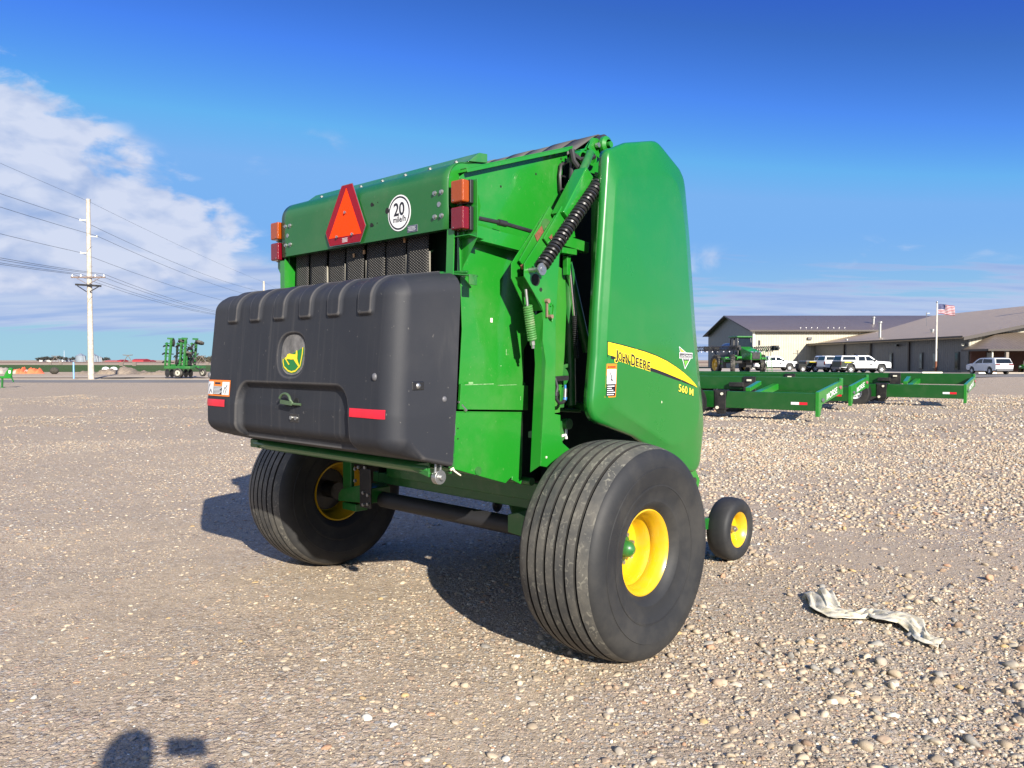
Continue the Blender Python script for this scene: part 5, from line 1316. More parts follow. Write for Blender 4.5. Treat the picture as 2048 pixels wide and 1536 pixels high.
# ================================================================== BUILDINGS
siding = ribbed('cream_siding', (.42, .39, .30), .42, 0, .035)
siding_y = ribbed('shaded_grey_siding', (.15, .15, .155), .42, 1, .035)  # gable of the cream shed, with its shade put into a grey colour
siding_b = ribbed('shade_darkened_siding', (.115, .115, .115), .42, 1, .035)  # long wall of the wing: its shade is put into this darker colour
roof1 = ribbed('dark_brown_roofing', (.135, .105, .085), .42, 0, .02)
roof2 = ribbed('tan_brown_roofing', (.34, .255, .155), .42, 1, .015)
trim = plain('dark_brown_trim', (.045, .035, .03), .5, 0, .1)
porchroof = ribbed('brown_standing_seam', (.16, .125, .095), .40, 0, .04)
brick = plain('dark_red_brick', (.10, .045, .035), .85, 0, .25, 14, .01, 40)
def vent(par, x, y, z, h, r_, name='roof_vent'):
    q = MB(); q.cyl((x, y, z - .3), (x, y, z + h), r_, n=12); q.cyl((x, y, z + h), (x, y, z + h + r_ * 1.2), r_ * 1.7, n=12); return q.build(name, M['steel'], par)
# -- long cream shed at the back
A_ = empty('machine_shed', 'long cream metal shed with a dark brown gable roof behind the white pickup', 'shed', (40.8, 130, 0))
q = MB(); q.box((40, .1, 3.25), (80, .2, 6.5)); q.build('front_wall', siding, A_)
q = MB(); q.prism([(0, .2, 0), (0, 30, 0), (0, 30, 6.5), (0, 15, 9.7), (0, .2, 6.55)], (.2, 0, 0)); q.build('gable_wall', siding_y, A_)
q = MB(); q.box((40, 29.9, 3.25), (80, .2, 6.5)); q.build('rear_wall', siding, A_)
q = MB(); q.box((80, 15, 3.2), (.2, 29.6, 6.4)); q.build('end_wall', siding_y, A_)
q = MB(); q.prism([(-.9, -.9, 6.40), (-.9, 15, 9.80), (-.9, 30.9, 6.40), (-.9, 30.9, 6.28), (-.9, 15, 9.68), (-.9, -.9, 6.28)], (81.8, 0, 0)); ro_ = q.build('roof', roof1, A_)
vent(ro_, 23.0, 6, 7.8, 1.0, .22)
for i in range(8):
    x = 8.5 + i * .95 + (.9 if i > 3 else 0); q = MB(); q.box((x, 1.6, 6.98), (.10, .10, .14)); q.build('snow_guard', M['steel'], ro_)
q = MB(); q.box((40, -.95, 6.36), (81.8, .12, .26)); q.prism([(-.92, -.9, 6.2), (-.92, 15, 9.6), (-.92, 15, 9.82), (-.92, -.9, 6.42)], (-.05, 0, 0)); q.prism([(-.92, 30.9, 6.2), (-.92, 15, 9.6), (-.92, 15, 9.82), (-.92, 30.9, 6.42)], (-.05, 0, 0)); q.build('gutter', trim, A_)
q = MB(); q.box((-.02, -.06, 3.2), (.34, .34, 6.4)); q.build('corner_trim', M['cream'], A_)
for x in (20.4, 13.5 - 27,):
    if x > 0:
        q = MB(); q.box((x, -.10, 3.1), (.16, .16, 6.2)); q.build('downpipe', trim, A_)
q = MB(); q.box((18.2, -.10, 2.8), (.22, .16, 5.4)); q.build('downpipe', M['cream'], A_)
q = MB(); q.box((9.4, -.2, 5.1), (.7, .3, .4)); q.build('wall_lamp', M['grey_plastic'], A_)
q = MB(); q.box((40, -.02, .35), (79.8, .05, .10)); q.build('wall_base_trim', trim, A_)
q = MB(); q.box((-.04, 5.2, 5.0), (.1, .5, .6)); q.build('wall_lamp', M['black_paint'], A_)
# -- nearer wing with the tan roof
Bd = empty('showroom_wing', 'low building wing with a broad tan roof and shaded dark wall behind the flagpole', 'building', (0, 0, 0))
def wl(s): return (52.2 - 1.3 * s, 88 + 37 * s)       # along the long left wall, s 0..1
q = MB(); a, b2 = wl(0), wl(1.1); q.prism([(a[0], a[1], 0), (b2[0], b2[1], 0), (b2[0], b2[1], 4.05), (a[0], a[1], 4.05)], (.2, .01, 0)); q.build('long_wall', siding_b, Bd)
q = MB(); q.prism([(52.3, 88, 0), (105.5, 88, 0), (105.5, 88, 4.10), (78.9, 88, 9.55), (52.3, 88, 4.10)], (0, .2, 0)); q.build('gable_wall', siding, Bd)
sl = .205
def zr(x): return 4.16 + .205 * (x - 51.6)
q = MB()
q.prism([(51.0, 87.0, zr(51.0)), (78.9, 87.0, zr(78.9)), (106.8, 87.0, zr(51.0)), (106.8, 87.0, zr(51.0) - .15), (78.9, 87.0, zr(78.9) - .15), (51.0, 87.0, zr(51.0) - .15)], (0, 58, 0))
for i in range(len(q.v)):
    p = q.v[i]
    if p[1] > 100 and p[0] < 60: q.v[i] = (p[0] - 1.6, p[1], p[2])
rb = q.build('roof', roof2, Bd)
vent(rb, 52.8 * 1.0 + 1.2, 113, zr(54), 2.2, .20); vent(rb, 70.5, 104, zr(70.5), 1.5, .28); vent(rb, 56.5, 103.5, zr(56.5), .22, .16); vent(rb, 52.6, 121, zr(52.6), .2, .16)
q = MB(); q.prism([(50.97, 87, 4.0), (49.4, 145, 4.0), (49.4, 145, 4.2), (50.97, 87, 4.2)], (-.08, 0, 0)); q.prism([(51, 86.96, zr(51) - .35), (78.9, 86.96, zr(78.9) - .35), (78.9, 86.96, zr(78.9) + .02), (51, 86.96, zr(51) + .02)], (0, -.06, 0)); q.build('fascia', trim, Bd)
for s in (.0, .14, .28, .62, .48, .84):
    pass
for s in (.33, .60, .82):
    a = wl(s); q = MB(); q.box((a[0] - .12, a[1], 1.9), (.14, .30, 3.8)); q.build('downpipe', trim, Bd)
for s, lit in ((.055, 0), (.175, 1), (.255, 1), (.45, 1), (.62, 1), (.74, 1)):
    a = wl(s); q = MB(); q.box((a[0] - .06, a[1], 1.35), (.12, .80, 2.1)); fr = q.build('window', M['black_paint'], Bd)
    q = MB(); q.box((a[0] - .13, a[1], 1.35), (.03, .52, 1.8)); q.build('pane', plain('reflecting_pane', (.16, .17, .16), .15, 0, .5, 1.2) if lit else M['glass'], fr)  # brighter panes have their reflection put into the colour
a = wl(.40); q = MB(); q.box((a[0] - .3, a[1], 3.4), (.35, .5, .3)); q.build('wall_lamp', M['black_paint'], Bd)
a = wl(.02); q = MB(); q.box((a[0] - .2, a[1], 3.2), (.25, .3, .25)); q.build('wall_lamp', M['cream'], Bd)
# -- porch with a hipped roof
Pc = empty('porch', 'brown hipped-roof porch on posts over dark brick at the right edge, behind the white SUV', 'porch', (0, 0, 0))
q = MB(); q.prism([(51.4, 83.2, 2.62), (51.4, 87.9, 2.62), (55.3, 87.9, 4.55), (95, 87.9, 4.55), (95, 83.2, 2.62)], (0, 0, .001))
q = MB()
P0 = [(51.4, 83.0, 2.62), (51.4, 87.9, 2.62), (55.3, 87.9, 4.6), (95, 87.9, 4.6), (95, 83.0, 2.62)]
q.add(P0 + [(p[0], p[1], p[2] - .12) for p in P0], [(0, 2, 1), (0, 4, 3, 2), (5, 6, 7), (5, 7, 8, 9), (0, 1, 6, 5), (0, 5, 9, 4), (4, 9, 8, 3), (1, 2, 7, 6), (2, 3, 8, 7)])
q.build('roof', porchroof, Pc)
q = MB(); q.box((73, 82.95, 2.54), (43.4, .12, .22)); q.box((51.36, 85.4, 2.54), (.12, 5.0, .22)); q.build('gutter', trim, Pc)
q = MB(); q.box((57, 87.6, 1.3), (9.6, .25, 2.6)); q.build('brick_wall', brick, Pc)
q = MB(); q.box((79, 87.7, 1.3), (32, .2, 2.6)); q.build('dark_glazing', M['glass'], Pc)
q = MB(); q.box((54.3, 87.42, 1.7), (.75, .1, 1.2)); q.build('window', plain('porch_pane', (.25, .26, .26), .2, 0, .3, 2), Pc)
for x, y, wd, mt in ((52.0, 83.3, .12, 'cream'), (53.55, 83.3, .30, None), (64, 83.3, .3, None), (74, 83.3, .3, None)):
    q = MB(); q.box((x, y, 1.25), (wd, wd, 2.5)); q.build('post', M[mt] if mt else plain('taupe_post', (.21, .175, .14), .6), Pc)
q = MB(); q.box((73, 85.5, .04), (43, 5.4, .12)); q.build('porch_slab', concrete, Pc)
# flower pot
q = MB(); q.lathe([(0, .16), (.45, .24), (.62, .30), (.66, .30), (.66, .26), (.5, .2)], (0, 0, 0), (0, 0, 1), 20); o = q.build('planter', plain('terracotta', (.34, .16, .10), .8)); o.location = (51.4, 82.2, 0)
tag(o, 'terracotta planter standing to the right of the white SUV by the porch', 'planter')
# flagpole and flag
Fp = empty('flagpole', 'tall pale flagpole with its foot in front of the shaded wall', 'flagpole', (49.6, 90, 0))
q = MB(); q.cyl((0, 0, 0), (0, 0, 8.1), .11, .06, n=14); q.build('pole', plain('pole_aluminium', (.55, .53, .48), .4, .2, .15, 3), Fp)
q = MB(); q.ball((0, 0, 8.2), .11); q.build('finial', M['steel'], Fp)
q = MB(); q.cyl((0, 0, 0), (0, 0, 1.3), .12, .115, n=14); q.build('rusty_foot', M['rust'], Fp)
q = MB(); q.cyl((.08, -.05, 0.5), (.08, -.05, 7.9), .012, n=5); q.build('halyard', M['cream'], Fp)
fl = bpy.data.objects.new('flag', None)
q = MB()
def fp(a, b): return (a * 1.95, .10 * math.sin(a * 9) + .05 * math.sin(a * 17 + b * 3), -1.12 + 1.12 * b - .25 * a * a + .05 * math.sin(a * 8))
NA, NB = 40, 26
q.grid(fp, NA, NB)
idx = 0
for i in range(NA):
    for j in range(NB):
        stripe_i = int(j / NB * 13); red = (stripe_i % 2 == 0)
        q.mi[idx] = 1 if red else 0
        if i < NA * .4 and j >= NB * 6 / 13: q.mi[idx] = 2
        idx += 1
for r0 in range(5):
    for c0 in range(6 if r0 % 1 == 0 else 5):
        a, b = .035 + c0 * .06, .52 + r0 * .095; p = fp(a, b)
        q.add([(p[0] + .028 * math.cos(k * 2 * PI / 10 + PI / 2) * (1 if k % 2 == 0 else .42), p[1] - .012, p[2] + .028 * math.sin(k * 2 * PI / 10 + PI / 2) * (1 if k % 2 == 0 else .42)) for k in range(10)], [tuple(range(10))], 0, False)
fg = q.build('flag', [plain('flag_white', (.42, .40, .42), .8), plain('flag_red', (.22, .01, .02), .8), plain('flag_blue', (.015, .025, .10), .7)])
fg.location = (49.75, 89.95, 7.95); tag(fg, 'stars and stripes flag blowing to the right from the top of the flagpole', 'flag')
q = MB(); q.cyl((0, 0, 0), (0, 0, 2.2), .03, n=6); q.box((.22, 0, 2.0), (.5, .05, .05)); q.cyl((-.05, 0, 1.6), (-.05, 0, 2.1), .05, n=6)
o = q.build('roof_antenna', M['steel']); o.location = (63.5, 118, zr(63.5)); tag(o, 'thin antenna mast on the tan roof just left of the flagpole', 'antenna')
# parking stops
def stop(x, y, L_, lab):
    q = MB(); q.prism([(-L_ / 2, -.11, 0), (-L_ / 2, -.08, .14), (-L_ / 2, .08, .14), (-L_ / 2, .11, 0)], (L_, 0, 0)); o = q.build('parking_stop', M['cream'], bevel=.01); o.location = (x, y, 0)
    return tag(o, lab, 'parking stop', 'cream parking stops in front of the building')
stop(46.2, 84.6, 2.2, 'cream parking stop between the flagpole and the trailers'); stop(50.3, 81.4, 1.9, 'cream parking stop seen under the white SUV'); stop(56.4, 82.0, 2.9, 'cream parking stop near the right edge, by the porch post'); stop(61.5, 82.0, 2.9, 'cream parking stop farthest right at the picture edge')

# ================================================================== VEHICLES
def wheel(par, x, y, r_, w_, sd, rimmat='white_paint', loc_z=None, rr=.62, spokes=6):
    z = r_ if loc_z is None else loc_z
    q = MB(); q.lathe([(-w_ / 2 * .8, r_ * rr), (-w_ / 2, r_ * .78), (-w_ / 2 * .95, r_ * .95), (-w_ / 2 * .8, r_), (w_ / 2 * .8, r_), (w_ / 2 * .95, r_ * .95), (w_ / 2, r_ * .78), (w_ / 2 * .8, r_ * rr)], (0, 0, 0), (0, 1, 0), 36)
    t = q.build('tyre', M['rubber_far'], par, ang=50); t.location = (x, y, z)
    q = MB(); q.lathe([(w_ * .42, r_ * rr), (w_ * .40, r_ * (rr - .05)), (w_ * .18, r_ * (rr - .1)), (w_ * .16, .001)], (0, 0, 0), (0, sd, 0), 28, m=1)
    for k in range(spokes):
        a = 2 * PI * k / spokes; q.bar((0, sd * w_ * .26, 0), (r_ * (rr - .05) * math.cos(a), sd * w_ * .34, r_ * (rr - .05) * math.sin(a)), .05 * r_ / .38 * 1.2, .05, up=(0, 1, 0), m=0)
    q.cyl((0, sd * w_ * .2, 0), (0, sd * w_ * .38, 0), r_ * .14, n=12)
    q.build('rim', [M[rimmat], M['grey_plastic'] if rimmat == 'white_paint' else M[rimmat]], t)
def body_prism(name, par, prof, hw, mat, taper=None, bevel=.03):
    """side profile (x,z) extruded across; taper(z) gives half width"""
    q = MB(); n = len(prof)
    tw = taper or (lambda z: hw)
    q.add([(x, -tw(z), z) for x, z in prof] + [(x, tw(z), z) for x, z in prof], [tuple(range(n)), tuple(range(2 * n - 1, n - 1, -1))] + [(i, (i + 1) % n, n + (i + 1) % n, n + i) for i in range(n)])
    o = q.build(name, mat, par, bevel=bevel, ang=30); return o
def pane(par, pts, hwf, off=.006, name='window'):
    for sd in (-1, 1):
        q = MB(); q.add([(x, sd * (hwf(z) + off), z) for x, z in pts], [tuple(range(len(pts)))]); q.build(name, M['glass'], par)
def pickup(label, loc, rz, tail='white', topper=False, fleet='pickup'):
    """heads along +x; origin below its middle"""
    p = empty('pickup_truck', label, 'pickup truck', (loc[0], loc[1], 0), rz, 'dealer pickups parked by the buildings')
    W = M['white_paint']; dark = plain('dark_green_wrap', (.005, .014, .007), .45, 0, .1)
    hw = 1.0; tb = lambda z: hw if z < 1.12 else hw - .03 * (z - 1.12) / .1
    lower = [(-2.92, .62), (-2.30, .56), (-2.28, .72), (-2.15, .98), (-1.95, 1.04), (-1.55, 1.04), (-1.36, .98), (-1.24, .72), (-1.22, .50), (1.28, .50), (1.30, .74), (1.42, .98), (1.62, 1.05), (2.02, 1.05), (2.20, .98), (2.32, .74), (2.34, .58), (2.85, .60), (2.93, .80), (2.90, 1.12), (2.78, 1.24), (1.35, 1.32), (-.95, 1.28), (-.97, 1.34), (-2.92, 1.34)]
    body_prism('body', p, lower, hw, W, bevel=.04)
    q = MB(); q.box((-1.95, 0, .80), (.95, 1.6, .5)); q.box((1.8, 0, .80), (.95, 1.6, .5)); q.box((0, 0, .45), (5.0, 1.5, .2)); q.build('chassis', M['black_paint'], p)
    cw = lambda z: .97 - .20 * max(0, z - 1.30) / .65
    cab = [(-1.02, 1.28), (1.40, 1.28), (.62, 1.88), (.40, 1.95), (-.78, 1.96), (-.98, 1.86)]
    body_prism('cab', p, cab, hw, W, cw, .04)
    pane(p, [(-.86, 1.36), (-.80, 1.82), (-.08, 1.84), (-.08, 1.36)], cw); pane(p, [(.02, 1.36), (.02, 1.84), (.42, 1.82), (1.02, 1.40), (1.02, 1.36)], cw)
    q = MB(); q.add([(1.36, -.82, 1.325), (1.36, .82, 1.325), (.64, .70, 1.885), (.64, -.70, 1.885)], [(0, 1, 2, 3)]); q.build('windscreen', M['glass'], p)
    q = MB(); q.add([(-1.035, -.75, 1.42), (-1.035, .75, 1.42), (-1.0, .70, 1.82), (-1.0, -.70, 1.82)], [(0, 1, 2, 3)]); q.build('rear_window', M['glass'], p)
    if topper:
        tw = lambda z: .97 - .16 * max(0, z - 1.34) / .6
        body_prism('canopy', p, [(-2.90, 1.34), (-1.03, 1.34), (-1.06, 1.92), (-2.72, 1.92)], hw, W, tw, .04)
        pane(p, [(-2.74, 1.44), (-2.62, 1.82), (-1.18, 1.82), (-1.18, 1.44)], tw, name='canopy_window')
        q = MB(); q.add([(-2.905, -.80, 1.42), (-2.905, .80, 1.42), (-2.76, .72, 1.84), (-2.76, -.72, 1.84)], [(0, 1, 2, 3)]); q.build('canopy_rear_window', M['glass'], p)
    if tail == 'dark':
        q = MB(); q.box((-2.935, 0, .98), (.03, 1.94, .66)); q.build('tailgate', dark, p, bevel=.01)
        for sd in (-1, 1):
            q = MB(); q.add([(-2.92, sd * 1.006, 1.32), (-1.55, sd * 1.006, 1.30), (-1.30, sd * 1.006, 1.18), (-1.62, sd * 1.006, 1.06), (-1.98, sd * 1.006, 1.06), (-2.20, sd * 1.006, .98), (-2.34, sd * 1.006, .66), (-2.92, sd * 1.006, .66)], [tuple(range(8))]); q.build('wrap_panel', dark, p)
            q = MB(); q.add([(-2.50, sd * 1.009, 1.26), (-1.75, sd * 1.009, 1.22), (-1.75, sd * 1.009, 1.15), (-2.50, sd * 1.009, 1.14)], [(0, 1, 2, 3)]); q.build('wrap_stripe', M['d_yellow'], p)
    else:
        q = MB(); q.box((-2.935, 0, .98), (.03, 1.60, .60)); q.build('tailgate', W, p, bevel=.01)
    for sd in (-1, 1):
        q = MB(); q.box((-2.90, sd * .93, 1.08), (.10, .15, .40)); q.build('tail_lamp', M['redlens'], p, bevel=.01)
        q = MB(); q.box((2.84, sd * .80, 1.02), (.14, .30, .20)); q.build('headlight', M['chrome'], p, bevel=.02)
        q = MB(); q.box((.98, sd * 1.08, 1.40), (.14, .16, .22)); q.build('mirror', M['black_paint'], p, bevel=.02)
        q = MB(); q.box((0, sd * 1.0, .52), (2.4, .08, .10)); q.build('side_step', M['black_paint'], p)
        for x in (-.55, .45):
            q = MB(); q.box((x, sd * 1.01, 1.16), (.16, .02, .03)); q.build('door_handle', M['grey_plastic'], p)
        for x in (-.03, -1.0, 1.05):
            q = MB(); q.box((x, sd * 1.001, .92), (.012, .004, .72)); q.build('door_gap', M['black'], p)
        q = MB(); q.add([(.32, sd * 1.005, 1.06), (.78, sd * 1.005, 1.06), (.55, sd * 1.005, .82)], [(0, 1, 2)]); q.add([(.18, sd * 1.005, 1.05), (.92, sd * 1.005, 1.05), (.92, sd * 1.005, .98), (.18, sd * 1.005, .98)], [(0, 1, 2, 3)]); q.build('door_badge', M['grey_plastic'], p)
    q = MB(); q.box((-3.0, 0, .56), (.18, 1.9, .22)); q.build('rear_bumper', M['grey_plastic'], p, bevel=.03)
    q = MB(); q.box((2.90, 0, .62), (.16, 1.94, .26)); q.build('front_bumper', M['grey_plastic'], p, bevel=.03)
    q = MB(); q.box((2.90, 0, .98), (.08, 1.2, .34)); q.build('grille', M['black_paint'], p, bevel=.02)
    for x in (-1.75, 1.82):
        for sd in (-1, 1): wheel(p, x, sd * .87, .40, .26, sd)
    return p
pickup('white crew-cab pickup parked alone before the cream shed, right of the sprayer', (35.0, 103, 0), math.radians(4))
pickup('white canopied pickup with dark green tail panel, front one of the three parked together', (39.3, 86.5, 0), math.radians(5), 'dark', True)
pickup('white canopied pickup with plain white tailgate, middle of the three parked together', (38.9, 90.0, 0), math.radians(5), 'white', True)
pickup('pickup with dark tail and open bed, rear left one of the three parked together', (38.0, 93.2, 0), math.radians(5), 'dark', False)
# small utility trailer left of them, mast
q = MB(); q.box((0, 0, .70), (1.0, 1.2, .6)); tr = q.build('body', M['black'], None, bevel=.03)
ut = empty('utility_trailer', 'small black box trailer at the left end of the row of pickups', 'trailer', (34.75, 92.5, 0)); tr.parent = ut
wheel(ut, 0, -.65, .36, .2, -1); wheel(ut, 0, .65, .36, .2, 1)
q = MB(); q.cyl((0, 0, 0), (0, 0, 2.6), .04, n=8); q.box((0, 0, 2.25), (1.1, .05, .05)); q.box((0, 0, 2.6), (.16, .12, .08)); q.box((0, 0, .9), (.2, .2, .3))
o = q.build('signal_mast', M['black_paint']); o.location = (35.6, 96, 0); tag(o, 'thin dark mast with a crossbar rising behind the black box trailer', 'mast')
# white SUV
sv = empty('suv', 'white SUV seen from its tail, parked nose-in before the porch', 'SUV', (48.75, 78.6, 0), math.radians(93))
hwb = lambda z: .93 if z < 1.0 else .93 - .15 * (z - 1.0) / .68
body_prism('body', sv, [(-2.28, .42), (-1.72, .36), (-1.70, .55), (-1.56, .76), (-1.36, .80), (-1.14, .76), (-1.0, .55), (-.98, .32), (1.02, .32), (1.04, .55), (1.18, .76), (1.38, .80), (1.58, .76), (1.72, .55), (1.74, .40), (2.20, .42), (2.30, .62), (2.26, .92), (2.05, 1.02), (1.25, 1.10), (-2.20, 1.12), (-2.32, .95)], .93, M['white_paint'], lambda z: .93 if z > .6 else .90, .05)
body_prism('cabin', sv, [(-2.22, 1.08), (1.30, 1.08), (.55, 1.56), (.30, 1.64), (-1.60, 1.68), (-1.98, 1.60)], .93, M['white_paint'], hwb, .05)
pane(sv, [(-1.75, 1.16), (-1.62, 1.52), (-.32, 1.56), (-.32, 1.14)], hwb); pane(sv, [(-.22, 1.14), (-.22, 1.56), (.26, 1.54), (1.0, 1.14)], hwb)
q = MB(); q.add([(-2.27, -.80, 1.14), (-2.27, .80, 1.14), (-2.02, .70, 1.56), (-2.02, -.70, 1.56)], [(0, 1, 2, 3)]); q.build('rear_window', M['glass'], sv)
q = MB(); q.add([(1.27, -.80, 1.13), (1.27, .80, 1.13), (.58, .70, 1.56), (.58, -.70, 1.56)], [(0, 1, 2, 3)]); q.build('windscreen', M['glass'], sv)
for sd in (-1, 1):
    q = MB(); q.box((-2.26, sd * .68, 1.0), (.12, .46, .13)); q.build('tail_lamp', M['redlens'], sv, bevel=.02)
    q = MB(); q.box((.72, sd * 1.0, 1.12), (.14, .16, .14)); q.build('mirror', M['white_paint'], sv, bevel=.02)
    for x in (-1.36, 1.38): wheel(sv, x, sd * .83, .35, .22, sd)
q = MB(); q.box((-2.28, 0, .48), (.16, 1.70, .24)); q.build('rear_bumper', M['grey_plastic'], sv, bevel=.03)
q = MB(); q.box((-2.335, 0, .90), (.01, .34, .14)); q.build('number_plate', M['cream'], sv)
q = MB(); q.box((0, 0, .5), (3.8, 1.4, .4)); q.build('chassis', M['black_paint'], sv)
q = MB(); q.bar((-1.6, .62, 1.72), (.2, .62, 1.70), .04); q.bar((-1.6, -.62, 1.72), (.2, -.62, 1.70), .04); q.build('roof_rails', M['grey_plastic'], sv)
# utility cart under the porch
uc = empty('utility_cart', 'small green and yellow utility cart under the porch at the right edge', 'utility vehicle', (57.2, 84.6, 0), math.radians(200))
q = MB(); q.box((-.3, 0, .62), (1.5, 1.3, .3)); q.prism([(.6, -.62, .50), (1.3, -.62, .52), (1.25, -.62, .82), (.6, -.62, .95)], (0, 1.24, 0)); q.build('body', G, uc, bevel=.04)
q = MB(); q.box((-.1, 0, .92), (.45, 1.2, .14)); q.box((-.32, 0, 1.12), (.12, 1.2, .40)); q.build('seat', M['d_yellow'], uc, bevel=.03)
q = MB()
for sd in (-1, 1): q.tube([(.6, sd * .6, .9), (.35, sd * .6, 1.8), (-.5, sd * .6, 1.8), (-.6, sd * .6, .7)], .03)
q.build('roll_frame', M['black_paint'], uc)
q = MB(); q.lathe([(0, .11), (.05, .09), (.06, .001)], (1.28, .4, .72), (1, 0, 0), 16); q.lathe([(0, .11), (.05, .09), (.06, .001)], (1.28, -.4, .72), (1, 0, 0), 16); q.build('headlights', M['chrome'], uc)
for x in (-.8, .9):
    for sd in (-1, 1): wheel(uc, x, sd * .6, .30, .24, sd, 'yellow', spokes=0)

# self-propelled sprayer; heads along +x
sp_ = empty('crop_sprayer', 'tall green self-propelled sprayer with folded black booms and yellow wheels, left of the white pickup', 'sprayer', (22.3, 75.6, 0), math.radians(-79))
def body(name, mb, mat, bevel=.03): return mb.build(name, mat, sp_, bevel=bevel)
q = MB(); q.prism([(1.2, -.62, 1.45), (3.3, -.58, 1.45), (3.35, -.55, 2.05), (3.1, -.52, 2.25), (1.2, -.60, 2.75)], (0, 1.16, 0)); body('hood', q, M['green'], .08)
q = MB(); q.box((3.36, 0, 1.85), (.06, .80, .62)); body('grille', q, M['black_paint'])
q = MB()
for y in (-.38, 0, .38): q.box((3.28, y, 2.22), (.14, .24, .12))
body('headlights', q, M['chrome'], .02)
q = MB(); q.prism([(-.55, -.78, 1.75), (1.15, -.78, 1.75), (1.30, -.72, 2.5), (.95, -.66, 3.62), (-.45, -.66, 3.62), (-.55, -.74, 2.4)], (0, 1.5, 0)); cb = body('cab', q, M['glass'], .06)
q = MB()
for x0, x1, y in ((-.55, -.45, .76), (1.30, .98, .76), (.30, .30, .77)):
    for sd in (-1, 1): q.bar((x0, sd * y, 1.8), (x1, sd * y * .88, 3.6), .07)
q.box((.35, 0, 1.80), (1.9, 1.62, .3)); q.build('cab_frame', M['black_paint'], cb)
q = MB(); q.box((.25, 0, 3.70), (1.85, 1.64, .16)); q.build('cab_roof', M['frame_green'], cb, bevel=.05)
q = MB(); q.cyl((-.7, 0, 2.3), (-2.7, 0, 2.3), .85, n=28); body('solution_tank', q, plain('tank_grey', (.10, .13, .18), .35), .12)
q = MB(); q.box((0, -.5, 1.35), (6.8, .16, .28)); q.box((0, .5, 1.35), (6.8, .16, .28)); q.box((2.0, 0, 1.25), (.3, 3.0, .24)); q.box((-2.0, 0, 1.25), (.3, 3.0, .24)); q.box((1.6, 0, 1.0), (1.2, .8, .5)); body('chassis', q, M['black_paint'])
for c_, d_ in (((.6, -1.1, 1.55), (1.6, .7, .16)), ((-.5, -1.15, 1.5), (.9, .6, .5)), ((2.2, -1.2, 1.7), (.5, .5, .2)), ((2.2, 1.25, 1.6), (.8, .5, .2))):
    q = MB(); q.box(c_, d_); body('platform', q, G)
q = MB(); q.box((-.9, -1.35, 1.05), (1.1, .4, .75)); body('fuel_tank', q, M['grey_plastic'], .06)
q = MB(); q.box((-.9, -1.56, 1.10), (1.1, .02, .14)); body('green_band', q, G, 0)
q = MB()
for k in range(5): q.box((3.1 - .07 * k, 1.55, .45 + .26 * k), (.25, .5, .04))
for y in (1.30, 1.80): q.bar((3.15, y, .35), (2.8, y, 1.75), .05, .05)
for y in (1.30, 1.80): q.tube([(2.8, y, 1.7), (2.8, y, 2.65), (2.3, y, 2.7), (2.3, y, 1.7)], .025, 6)
body('ladder', q, M['frame_green'], 0)
for x in (-1.75, 1.75):
    for sd in (-1, 1):
        q = MB(); q.lathe([(-.17, .60), (-.22, .75), (-.21, .90), (-.18, .96), (.18, .96), (.21, .90), (.22, .75), (.17, .60)], (0, 0, 0), (0, 1, 0), 56)
        for k in range(26):
            for s2 in (-1, 1):
                a = 2 * PI * (k + .25 * s2) / 26; p0 = V3((.985 * math.cos(a), s2 * .02, .985 * math.sin(a))); a2 = a + .14; p1 = V3((.955 * math.cos(a2), s2 * .20, .955 * math.sin(a2))); q.bar(p0, p1, .05, .05, m=0, up=(math.cos(a), 0, math.sin(a)))
        t = q.build('tyre', M['rubber_far'], sp_, ang=50); t.location = (x, sd * 1.55, .98); t.rotation_euler = (0, 0, math.radians(-26) if x > 0 else 0)
        q = MB(); q.lathe([(.17, .60), (.14, .56), (.02, .52), (.0, .25), (.10, .22), (.16, .16), (.17, .001)], (0, 0, 0), (0, sd, 0), 36); q.build('rim', M['yellow'], t)
        q = MB(); q.bar((x, sd * 1.25, 1.0), (x, sd * 1.25, 1.9), .18); body('leg', q, G)
for sd in (-1, 1):
    q = MB(); y = sd * 1.95; x0, x1 = -6.2, 3.6; nv0 = 0
    for yy in (y - .22, y + .22):
        for z0, z1 in ((2.75, 2.95), (2.35, 2.35)): q.tube([(x0, yy, z0), (x1, yy, z1 - .25 if z0 > 2.6 else z1 + .05)], .035, 6)
    N = 26
    for k in range(N):
        xa = x0 + (x1 - x0) * k / N; xb = x0 + (x1 - x0) * (k + 1) / N
        for yy in (y - .22, y + .22): q.bar((xa, yy, 2.36), (xb, yy, 2.80), .03); q.bar((xb, yy, 2.80), (xb, yy, 2.36), .03)
        q.bar((xa, y - .22, 2.36), (xb, y + .22, 2.36), .025)
    q.box((x1 - .3, y, 2.6), (.8, .3, .42)); q.box((x1 + .25, y, 2.55), (.3, .2, .2))
    for k in range(9): q.box((x0 + .6 + k * 1.0, y + .25 * sd, 2.30), (.12, .08, .14))
    if sd < 0: q.v = [(p[0], p[1] - max(0, (3.6 - p[0])) * .26, p[2]) for p in q.v]
    bo_ = body('spray_boom', q, M['black_paint'], 0)
    q = MB()
    for k in range(12): q.box((x0 + .4 + k * .78, y - .26, 2.24), (.10, .06, .10))
    if sd < 0: q.v = [(p[0], p[1] - max(0, (3.6 - p[0])) * .26, p[2]) for p in q.v]
    q.build('nozzles', M['d_white'], bo_)
q = MB(); q.box((-4.2, 0, 2.6), (.3, 3.4, .5)); q.bar((-3.3, -.6, 1.5), (-4.2, -.8, 2.8), .14); q.bar((-3.3, .6, 1.5), (-4.2, .8, 2.8), .14); body('boom_frame', q, M['black_paint'])
